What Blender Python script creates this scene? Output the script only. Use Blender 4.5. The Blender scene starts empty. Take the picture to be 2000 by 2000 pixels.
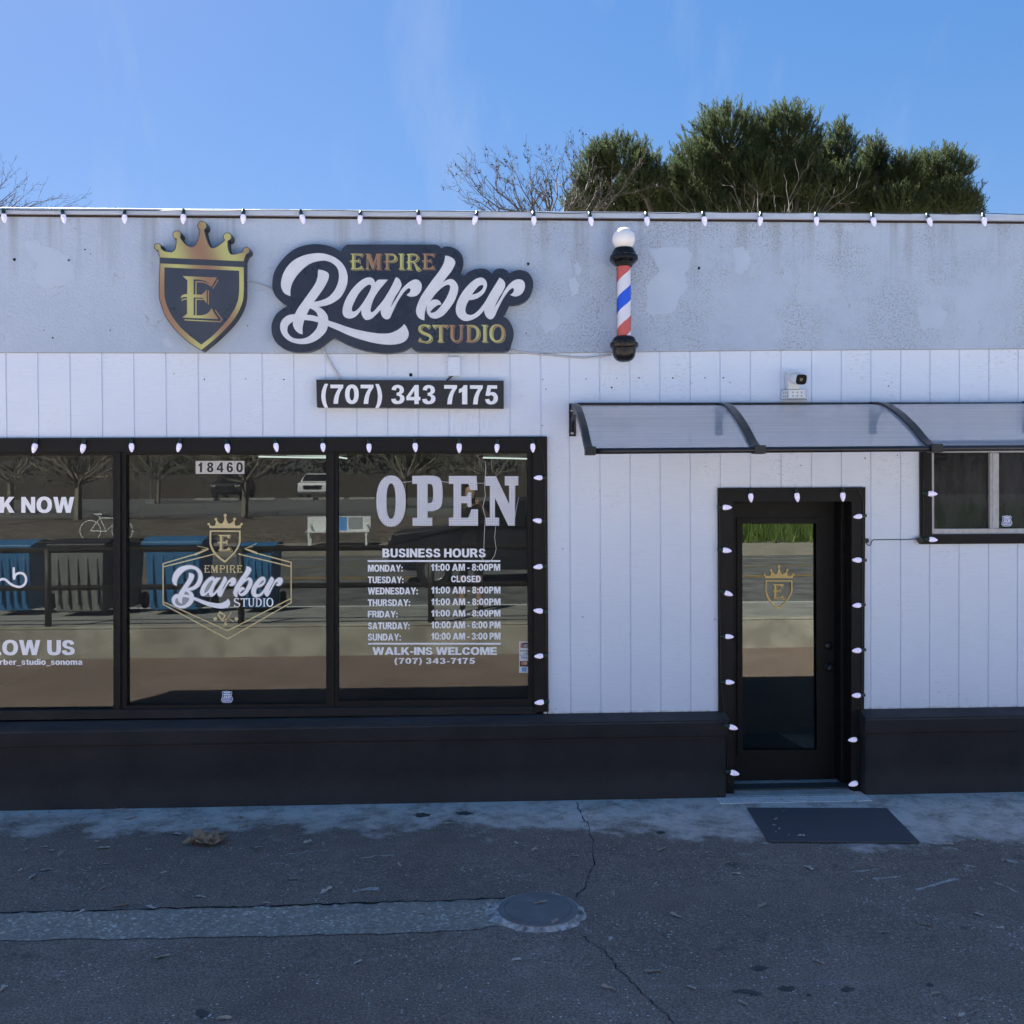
import bpy, math, random
import numpy as np
from mathutils import Vector, Matrix
from mathutils.geometry import tessellate_polygon
random.seed(7); np.random.seed(7)
R = math.radians
S = bpy.context.scene
COL = S.collection

# ------------------------------------------------------------------ camera
F = 1925.0                      # focal length in 2000-px units
CAM = Vector((0.0, -6.544, 2.007))
_n = Vector(((916.6 - 1000) / F, (1000 - 970.0) / F, -1)).normalized()
_x = Vector((1, 0.00514, 0)); _x = (_x - _n * _x.dot(_n)).normalized()
_z = _x.cross(_n)
ROT = Matrix((_x, _n, _z))       # camera -> world
cam = bpy.data.cameras.new('camera'); camo = bpy.data.objects.new('camera', cam); COL.objects.link(camo)
camo.matrix_world = Matrix.Translation(CAM) @ ROT.to_4x4()
cam.sensor_width = 36; cam.lens = 36 * F / 2000; cam.clip_start = 0.02; cam.clip_end = 2000
S.camera = camo

# ------------------------------------------------------------------ light
SUN_EL, SUN_AZ = R(43.5), R(-30)       # sun stands behind the shop, to the left
EXPO = 2.88
SKY_STR, SKY_GAMMA, SKY_SAT, SKY_TINT = 0.050, 0.4, 2.25, (1.04, 0.925, 1.10, 1)
sd = Vector((math.sin(SUN_AZ) * math.cos(SUN_EL), math.cos(SUN_AZ) * math.cos(SUN_EL), math.sin(SUN_EL)))
sl = bpy.data.lights.new('sun', 'SUN'); so = bpy.data.objects.new('sun', sl); COL.objects.link(so)
sl.energy = 5.0; sl.angle = R(0.5); sl.color = (1.0, 0.97, 0.93)
so.rotation_euler = (-sd).to_track_quat('-Z', 'Y').to_euler()
wd = bpy.data.worlds.new("World"); S.world = wd; wd.use_nodes = True
nt = wd.node_tree; nt.nodes.clear()
sky = nt.nodes.new('ShaderNodeTexSky'); sky.sky_type = 'NISHITA'; sky.sun_disc = False
sky.sun_elevation = SUN_EL; sky.sun_rotation = SUN_AZ; sky.altitude = 50
sky.air_density = 1.0; sky.dust_density = 0.15; sky.ozone_density = 3.0
gm = nt.nodes.new('ShaderNodeGamma'); gm.inputs['Gamma'].default_value = SKY_GAMMA        # softens the sky's contrast as the phone does
hs = nt.nodes.new('ShaderNodeHueSaturation'); hs.inputs['Saturation'].default_value = SKY_SAT
tn = nt.nodes.new('ShaderNodeMix'); tn.data_type = 'RGBA'; tn.blend_type = 'MULTIPLY'; tn.inputs[0].default_value = 1; tn.inputs[7].default_value = SKY_TINT
tc = nt.nodes.new('ShaderNodeTexCoord'); mp = nt.nodes.new('ShaderNodeMapping'); mp.inputs['Rotation'].default_value = (0, .5, .4); mp.inputs['Scale'].default_value = (5, 1.2, 1.6)
nz = nt.nodes.new('ShaderNodeTexNoise'); nz.inputs['Scale'].default_value = 1.6; nz.inputs['Detail'].default_value = 7; nz.inputs['Roughness'].default_value = .6
cr_ = nt.nodes.new('ShaderNodeValToRGB'); cr_.color_ramp.elements[0].position = .56; cr_.color_ramp.elements[1].position = .80; cr_.color_ramp.elements[0].color = (0, 0, 0, 1); cr_.color_ramp.elements[1].color = (.16, .16, .16, 1)
cl = nt.nodes.new('ShaderNodeMix'); cl.data_type = 'RGBA'; cl.inputs[7].default_value = (2.2, 2.3, 2.5, 1)
nt.links.new(tc.outputs['Generated'], mp.inputs[0]); nt.links.new(mp.outputs[0], nz.inputs['Vector']); nt.links.new(nz.outputs[0], cr_.inputs[0]); nt.links.new(cr_.outputs[0], cl.inputs[0])
bg = nt.nodes.new('ShaderNodeBackground'); bg.inputs['Strength'].default_value = SKY_STR
wo = nt.nodes.new('ShaderNodeOutputWorld')
nt.links.new(sky.outputs[0], gm.inputs[0]); nt.links.new(gm.outputs[0], hs.inputs['Color']); nt.links.new(hs.outputs[0], tn.inputs[6]); nt.links.new(tn.outputs[2], cl.inputs[6]); nt.links.new(cl.outputs[2], bg.inputs[0]); nt.links.new(bg.outputs[0], wo.inputs[0])
S.view_settings.view_transform = 'Standard'; S.view_settings.look = 'None'
S.view_settings.exposure = EXPO; S.view_settings.gamma = 1
S.cycles.max_bounces = 10; S.cycles.transparent_max_bounces = 16; S.cycles.glossy_bounces = 5

# ------------------------------------------------------------------ pixel survey -> metres
def ray(px, py): return ROT @ Vector(((px - 1000) / F, (1000 - py) / F, -1))
def P(px, py, y=0.0):            # point on the vertical plane at distance y
    d = ray(px, py); return CAM + d * ((y - CAM.y) / d.y)
def GZ(y): return -0.012 * min(0, y)
def G(px, py, dz=0.0):           # point on the forecourt
    d = ray(px, py); t = (dz - CAM.z) / d.z
    for _ in range(6):
        p = CAM + d * t; t = (GZ(p.y) + dz - CAM.z) / d.z
    return CAM + d * t
def XM(px, yreal, py=1000):      # x of something seen mirrored in the window that stands at yreal
    return P(px, py, 0.12 - yreal).x

# ------------------------------------------------------------------ mesh helpers
class MB:
    def __init__(s): s.v = []; s.f = []; s.m = []
    def add(s, vs, fs, mi=0):
        b = len(s.v); s.v += [tuple(v) for v in vs]; s.f += [tuple(i + b for i in f) for f in fs]; s.m += [mi] * len(fs)
    def box(s, x0, x1, y0, y1, z0, z1, mi=0):
        s.add([(x, y, z) for z in (z0, z1) for y in (y0, y1) for x in (x0, x1)],
              [(0, 2, 3, 1), (4, 5, 7, 6), (0, 1, 5, 4), (2, 6, 7, 3), (0, 4, 6, 2), (1, 3, 7, 5)], mi)
    def tube(s, pts, r, n=8, cap=True, mi=0):
        pts = [Vector(p) for p in pts]; rs = r if isinstance(r, (list, tuple)) else [r] * len(pts)
        vs = []; up = None
        for i, p in enumerate(pts):
            d = (pts[min(i + 1, len(pts) - 1)] - pts[max(i - 1, 0)]).normalized()
            a = Vector((0, 0, 1)) if abs(d.z) < .9 else Vector((1, 0, 0))
            if up is not None: a = up
            u = (a - d * a.dot(d)).normalized(); w = d.cross(u); up = u
            for k in range(n):
                t = 2 * math.pi * k / n; vs.append(p + (u * math.cos(t) + w * math.sin(t)) * rs[i])
        fs = []
        for i in range(len(pts) - 1):
            for k in range(n):
                k2 = (k + 1) % n; fs.append((i * n + k, i * n + k2, (i + 1) * n + k2, (i + 1) * n + k))
        if cap: fs.append(tuple(range(n))[::-1]); fs.append(tuple((len(pts) - 1) * n + k for k in range(n)))
        s.add(vs, fs, mi)
    def lathe(s, prof, c, axis='Z', n=24, mi=0, a0=0, a1=2 * math.pi):
        c = Vector(c); vs = []; full = abs(a1 - a0 - 2 * math.pi) < 1e-6; m = n if full else n + 1
        for r, h in prof:
            for k in range(m):
                t = a0 + (a1 - a0) * k / n; a, b = r * math.cos(t), r * math.sin(t)
                vs.append(c + Vector({'Z': (a, b, h), 'Y': (a, h, b), 'X': (h, a, b)}[axis]))
        fs = []
        for i in range(len(prof) - 1):
            for k in range(n):
                k2 = (k + 1) % m; fs.append((i * m + k, i * m + k2, (i + 1) * m + k2, (i + 1) * m + k))
        s.add(vs, fs, mi)
    def prism2(s, loops, y0, y1, mi=0, side_mi=None, tf=None):
        """loops of (x,z): first outer, rest holes; front at y0, back at y1"""
        out = []
        for l in loops:
            q = []
            for p in l:
                if not q or abs(p[0] - q[-1][0]) + abs(p[1] - q[-1][1]) > 1e-6: q.append(p)
            if abs(q[0][0] - q[-1][0]) + abs(q[0][1] - q[-1][1]) < 1e-6: q.pop()
            out.append(q)
        tri = tessellate_polygon([[Vector((p[0], p[1], 0)) for p in l] for l in out])
        flat = [p for l in out for p in l]; n = len(flat)
        vs = [(p[0], y0, p[1]) for p in flat]; fs = []
        for t in tri:
            a, b, c = (flat[i] for i in t)
            ar = (b[0] - a[0]) * (c[1] - a[1]) - (b[1] - a[1]) * (c[0] - a[0])
            if abs(ar) < 1e-12: continue
            fs.append(tuple(t) if ar > 0 else tuple(reversed(t)))
        s.add(vs, fs, mi)
        if y1 is not None:
            s.add([(p[0], y1, p[1]) for p in flat], [tuple(reversed(f)) for f in fs], mi if side_mi is None else side_mi)
            for l in out:
                k = len(l); ar = sum(l[i][0] * l[(i + 1) % k][1] - l[(i + 1) % k][0] * l[i][1] for i in range(k))
                sv = [(p[0], y0, p[1]) for p in l] + [(p[0], y1, p[1]) for p in l]
                outer = (l is out[0]) == (ar > 0)
                sf = [((i, k + i, k + (i + 1) % k, (i + 1) % k) if outer else (i, (i + 1) % k, k + (i + 1) % k, k + i)) for i in range(k)]
                s.add(sv, sf, mi if side_mi is None else side_mi)
    def ppoly(s, loops, yf, yb, mi=0, side_mi=None):     # loops of pixels
        s.prism2([[(lambda q: (q.x, q.z))(P(a, b, yf)) for a, b in l] for l in loops], yf, yb, mi, side_mi)
    def prect(s, x0, y0, x1, y1, yf, yb, mi=0): s.ppoly([[(x0, y0), (x0, y1), (x1, y1), (x1, y0)]], yf, yb, mi)
WORLD = {}
def obj(name, mb, mats, parent=None, smooth=False, bevel=0, loc=None, origin=True):
    me = bpy.data.meshes.new(name)
    v = np.array(mb.v if isinstance(mb, MB) else mb[0], float)
    f = mb.f if isinstance(mb, MB) else mb[1]
    o3 = Vector(((v[:, 0].min() + v[:, 0].max()) / 2, (v[:, 1].min() + v[:, 1].max()) / 2, v[:, 2].min())) if origin else Vector((0, 0, 0))
    me.from_pydata((v - np.array(o3)).tolist(), [], f); 
    if not isinstance(mats, (list, tuple)): mats = [mats]
    for m in mats: me.materials.append(m)
    if isinstance(mb, MB) and len(mats) > 1: me.polygons.foreach_set('material_index', mb.m)
    if smooth: me.polygons.foreach_set('use_smooth', [True] * len(me.polygons))
    me.update()
    o = bpy.data.objects.new(name, me); COL.objects.link(o)
    WORLD[o.name] = o3.copy()
    if parent is not None: o.parent = parent; o.location = o3 - WORLD[parent.name]
    else: o.location = o3
    if smooth == 'auto':
        pass
    if bevel:
        b = o.modifiers.new('bevel', 'BEVEL'); b.width = bevel; b.segments = 2; b.limit_method = 'ANGLE'
    return o
def tag(o, label=None, cat=None, group=None, kind=None):
    if label: o['label'] = label
    if cat: o['category'] = cat
    if group: o['group'] = group
    if kind: o['kind'] = kind
    return o
def thing(name, label, cat, loc, group=None):
    o = bpy.data.objects.new(name, None); COL.objects.link(o); o.location = loc; o.empty_display_size = .1
    WORLD[o.name] = Vector(loc); return tag(o, label, cat, group)
def copy_tree(o, parent=None):
    c = o.copy(); COL.objects.link(c)
    if parent is not None: c.parent = parent
    for ch in [k for k in bpy.data.objects if k.parent == o]: copy_tree(ch, c)
    return c
def smooth_auto(o, ang=40):
    me = o.data
    me.polygons.foreach_set('use_smooth', [True] * len(me.polygons))
    try: me.set_sharp_from_angle(angle=R(ang))
    except Exception: pass
    return o

# ------------------------------------------------------------------ outlines
def cr(path, step=5):
    """path: list of (x,y,corner). Catmull-Rom between corners."""
    n = len(path); cs = [i for i, p in enumerate(path) if p[2]]
    def seg(p0, p1, p2, p3):
        r = []
        for k in range(step):
            t = k / step; t2 = t * t; t3 = t2 * t
            r.append(tuple(.5 * (2 * p1[j] + (p2[j] - p0[j]) * t + (2 * p0[j] - 5 * p1[j] + 4 * p2[j] - p3[j]) * t2 + (3 * p1[j] - p0[j] - 3 * p2[j] + p3[j]) * t3) for j in (0, 1)))
        return r
    out = []
    for i in range(n):
        p1, p2 = path[i], path[(i + 1) % n]
        if p1[2] and p2[2]: out.append(p1[:2]); continue
        p0 = path[i - 1]; p3 = path[(i + 2) % n]
        if p1[2]: p0 = (2 * p1[0] - p2[0], 2 * p1[1] - p2[1])
        if p2[2]: p3 = (2 * p2[0] - p1[0], 2 * p2[1] - p1[1])
        out += seg(p0, p1, p2, p3)
    return out
def path(s, ox=0, oy=0, k=1.0, step=5):
    """'x,y x,y! ...' ('!' corner; leading 'L' all corners; 'E cx cy rx ry' ellipse)"""
    s = s.strip()
    if s[0] == 'E':
        cx, cy, rx, ry = map(float, s[1:].split()); n = 28; ex = .88
        r = []
        for i in range(n):
            t = 2 * math.pi * i / n; c, q = math.cos(t), math.sin(t)
            r.append((ox + (cx + rx * math.copysign(abs(c) ** ex, c)) / k, oy + (cy + ry * math.copysign(abs(q) ** ex, q)) / k))
        return r
    allc = s[0] == 'L'
    if allc: s = s[1:]
    p = []
    for w in s.split():
        c = w.endswith('!') or allc; a, b = w.rstrip('!').split(',')
        p.append((ox + float(a) / k, oy + float(b) / k, c))
    return cr(p, step)

T1 = (520, 470, 8.4); T2 = (660, 470, 8.4); T3 = (800, 470, 8.4); T4 = (900, 470, 8.4); T5 = (290, 420, 6.9)
T6 = (660, 480, 9.66); T7 = (800, 620, 9.66)
BARBER = [
 [path("395,912! 300,865 250,780 243,680 275,550 350,420 470,310 640,235 840,205 1000,225 1150,290 1260,390 1320,510 1335,640 1305,780 1225,920 1110,1010 990,1060 860,1085! 940,1140 1000,1220 1020,1310! 1176,1362 1376,1430 1576,1480 1826,1520 2006,1520 2126,1480 2216,1420 2261,1368! 2296,1410 2331,1490 2334,1560 2296,1630 2216,1680 2076,1705 1916,1700 1736,1670 1516,1610 1326,1540 1176,1470 1010,1400! 985,1480 920,1560 830,1630 720,1680 590,1697 450,1675 340,1620 265,1540 228,1440 240,1340 295,1265 370,1220 470,1205! 520,1110 620,970 720,830 800,710 840,600 850,485! 870,475 940,490 1000,520 1028,560 1015,640 960,750 880,870 780,1005! 900,980 1020,925 1110,830 1170,710 1193,580 1170,460 1100,380 1000,335 900,328 760,360 640,430 520,550 440,670 400,790", *T1),
  path("715,1108! 660,1215! 760,1225 852,1252! 830,1190 780,1140", *T1),
  path("625,1300! 750,1315 855,1342! 830,1430 760,1520 660,1590 540,1612 430,1590 360,1520 345,1450 370,1380 438,1325! 440,1390 480,1470 540,1520 598,1535! 595,1440 605,1370", *T1)],
 [path("610,690! 590,640 545,605 480,605 400,640 300,720 200,840 120,980 80,1110 80,1200 115,1255 190,1278 270,1255 330,1205 383,1135! 390,1210 420,1270 465,1300 540,1285 620,1220 700,1135! 710,1210 745,1265 800,1292 850,1270 880,1210 940,1080 1010,950 1080,850 1140,790 1175,780 1190,810 1175,850 1125,890! 1170,915 1240,916 1306,890 1356,830 1376,750 1361,690 1316,645 1256,637 1190,665 1120,720 1045,800 970,925 905,1030 865,1105! 892,1020 945,910 1005,820 1038,750 1042,710 1020,650 990,615 955,598! 940,620 900,710 830,840 740,980 650,1090 590,1155 550,1175 535,1145 545,1080 590,950 670,820 760,710 820,640! 720,638 655,642!", *T2),
  path("540,730 500,722 430,770 340,870 270,1000 230,1100 240,1160 300,1145 380,1060 460,940 530,810 545,750", *T2)],
 [path("583,245! 640,255 710,290 748,345 735,410 680,510 600,610 540,690! 600,650 670,630 730,650 780,710 798,780 780,880 730,1000 650,1120 560,1220 480,1265 410,1278 340,1255 290,1190 280,1110 310,1030 370,975 440,965 490,990 518,1030! 513,1050 460,1058 400,1100 345,1160 360,1185 430,1160 500,1090 580,980 640,860 665,770 650,725 600,730 520,780 420,880 340,990 280,1080 250,1180 242,1308! 170,1280 120,1220 105,1150 125,1060 180,930 270,790 370,650 470,520 545,400 575,310", *T3)],
 [path("385,1140! 300,1230 200,1290 100,1318 20,1300 -50,1240 -82,1150 -70,1040 -20,920 60,800 160,690 260,622 340,605 400,640 430,710 415,790 370,870 290,935 210,965 130,978! 95,1050 75,1130 90,1195 150,1218 220,1200 310,1120 400,1000 480,860 560,730 615,640 635,605! 690,640 725,690 728,750 718,775 680,850 630,930 580,1030 550,1100! 597,1030 650,940 722,812 790,720 870,655 950,632 1020,655 1050,710 1045,790 1000,870 930,910 870,912 808,888! 850,860 870,820 860,778 810,800 750,870 680,980 610,1120 560,1230 520,1280 470,1288 420,1250 390,1190", *T4),
  path("180,885! 260,865 340,810 370,750 350,725 290,750 230,820", *T4)],
]
BACKING = path("1225,180! 1100,110 950,70 800,57 640,75 480,130 330,240 200,390 120,550 98,720 115,830 170,930 270,1020 380,1060! 280,1110 170,1200 100,1330 85,1450 110,1580 180,1690 290,1770 430,1820 560,1832 720,1812 870,1750 990,1660 1090,1580! 1176,1620 1376,1720 1626,1800 1876,1840 2076,1840 2256,1800 2366,1730! 2440,1795 2520,1822! 2750,1826! 3052,1825! 3900,1825! 3990,1790 4022,1700 4057,1580 4054,1470 4012,1360 3952,1280 3882,1240! 3935,1170 3990,1050! 4062,1045 4162,1030 4272,970 4352,860 4382,720 4362,620 4302,530 4222,490 4142,480 4062,500 3997,540! 3932,480 3842,455 3752,480 3702,545! 3632,480 3532,455 3412,475 3312,520 3232,590! 3167,530! 3202,470 3232,380 3232,310 3202,220 3132,150 3032,105 2942,95 2872,125! 2832,85 2782,63! 1376,63! 1326,65 1266,110 1235,165!", *T1)
EE = "460,822! 922,842! 845,975! 820,930 770,890 690,870 608,868! 608,1070! 720,1072! 785,1005! 785,1190! 725,1115! 608,1112! 608,1350! 720,1350 800,1320 855,1255! 880,1310 940,1400! 455,1382! 520,1330! 520,1105! 470,1105 430,1125! 450,1085 490,1068 522,1068! 525,880!"
def Efit(x0, x1, y0, y1, t):
    q = path(EE); r = []
    for a, b in q:
        u = (a - 455) / 485; v = (b - 822 - 20 * u) / 565
        r.append((t[0] + (x0 + u * (x1 - x0)) / t[2], t[1] + (y0 + v * (y1 - y0)) / t[2]))
    return r
EMPIRE = [[Efit(230, 488, 147, 446, T6)],
 [path("L512,148 612,148 668,345 725,148 825,148 795,180 795,415 830,445 710,445 738,415 738,250 665,445 645,445 560,235 560,415 600,445 512,445 540,415 540,180", *T6)],
 [path("870,148! 1000,148 1070,165 1108,225 1080,285 1000,308 945,300! 945,415! 985,445! 870,445! 905,415! 905,303! 872,305 850,312! 870,292 905,285! 905,180!", *T6), path("945,175! 1000,172 1050,190 1062,235 1040,270 990,280 945,275!", *T6)],
 [path("L1135,148 1250,148 1220,180 1220,415 1265,445 1135,445 1170,415 1170,180", *T6)],
 [path("1290,160! 1340,150 1420,148 1490,165 1525,215 1500,270 1445,300! 1490,370 1570,445! 1490,480! 1465,420 1430,330 1400,310 1365,312! 1365,415! 1400,445! 1285,445! 1320,415! 1320,315! 1285,322! 1300,300 1320,295! 1320,185!", *T6), path("1365,180! 1420,175 1470,190 1480,230 1455,275 1400,290 1365,285!", *T6)],
 [Efit(1588, 1835, 147, 443, T6)]]
STUDIO = [[path("390,140! 345,215! 320,175 275,155 235,170 215,210 240,250 310,285 380,315 418,360 415,410 380,455 310,475 240,460 155,455! 195,375! 225,425 280,450 340,445 370,410 360,370 300,335 220,305 175,265 160,215 175,170 220,140 290,130 340,140", *T7)],
 [path("420,140! 735,140! 690,215! 670,180 610,170! 610,430! 640,460! 520,460! 555,430! 555,170! 495,178 465,215!", *T7)],
 [path("740,140! 860,140! 825,175! 825,360 845,415 885,435 930,415 948,360 950,175! 915,140! 1025,140! 985,175! 985,360 965,425 920,460 870,468 815,450 780,400 770,340 770,175!", *T7)],
 [path("1055,140! 1170,140 1250,160 1305,220 1320,300 1300,380 1240,440 1160,462 1055,460! 1085,430! 1085,170!", *T7), path("1135,175! 1190,180 1245,220 1262,300 1245,375 1200,425 1135,432!", *T7)],
 [path("L1350,140 1475,140 1440,175 1440,430 1475,460 1355,460 1390,430 1390,175", *T7)],
 [path("E1650 297 145 170", *T7), path("E1650 297 86 138", *T7)]]
def arcb(cx, cy, r, a0, a1, n=14):
    return [(cx + r * math.cos(R(a0 + (a1 - a0) * i / n)), cy + r * math.sin(R(a0 + (a1 - a0) * i / n)), True) for i in range(n + 1)]
def crownpath(grow=0.0):
    g = grow
    def pt(s): return [(float(w.rstrip('!').split(',')[0]), float(w.rstrip('!').split(',')[1]), w.endswith('!')) for w in s.split()]
    p = pt("158,572! 130,468!") + arcb(122, 428, 42, 100, 385) + pt("200,482 270,502 330,495 370,440 384,322!") + arcb(383, 267, 50, 95, 400) + \
        pt("470,370 530,420 590,432 640,400 680,310 700,200!") + arcb(722, 145, 57, 115, 425) + pt("770,300 810,400 850,445 910,435 980,390 1035,340!") + \
        arcb(1064, 293, 50, 130, 450) + pt("1066,440 1090,510 1130,535 1200,525 1282,500!") + arcb(1318, 478, 42, 150, 445) + pt("1300,560! 1283,622!")
    return p
CROWN = [(T5[0] + a / T5[2], T5[1] + b / T5[2]) for a, b in cr(crownpath())]
SH_OUT = path("160,652! 1283,703! 1283,1050 1250,1220 1160,1390 1020,1550 870,1690 712,1818! 560,1720 390,1570 250,1390 165,1180 148,1050 152,850", *T5)
SH_IN = path("215,705! 1222,750! 1220,1060 1180,1220 1090,1380 970,1520 850,1640 712,1745! 560,1630 430,1510 310,1350 230,1160 213,1020", *T5)
ELET = path(EE, *T5)
def stroke(pts, w):
    pts = [Vector(p) for p in pts]; L = []; Rr = []
    for i, p in enumerate(pts):
        a = (p - pts[i - 1]).normalized() if i > 0 else None; b = (pts[i + 1] - p).normalized() if i < len(pts) - 1 else None
        d = a if b is None else b if a is None else (a + b).normalized()
        k = 1.0 if a is None or b is None else 1 / max(.4, d.dot(a))
        nrm = Vector((-d.y, d.x)) * (w / 2 * k); L.append(tuple(p + nrm)); Rr.append(tuple(p - nrm))
    return L + Rr[::-1]
def t5(l): return [(T5[0] + a / T5[2], T5[1] + b / T5[2]) for a, b in l]
EACC = [t5(stroke(l, 14)) for l in ([(640, 1068), (640, 900), (720, 900), (790, 920), (832, 952)], [(940, 872), (868, 990)], [(808, 1015), (808, 1205)], [(735, 1137), (640, 1135), (640, 1350)], [(900, 1280), (990, 1408), (970, 1438), (485, 1412)], [(448, 1150), (480, 1133), (517, 1130)])]
def grow(l, d):
    n = len(l); ar = sum(l[i][0] * l[(i + 1) % n][1] - l[(i + 1) % n][0] * l[i][1] for i in range(n)); sg = 1 if ar > 0 else -1
    r = []
    for i in range(n):
        a = Vector(l[i]) - Vector(l[i - 1]); b = Vector(l[(i + 1) % n]) - Vector(l[i])
        if a.length < 1e-6: a = b
        if b.length < 1e-6: b = a
        t = a.normalized() + b.normalized(); t = t.normalized() if t.length > .2 else a.normalized()
        r.append((l[i][0] + t.y * d * sg, l[i][1] - t.x * d * sg))
    return r

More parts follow.
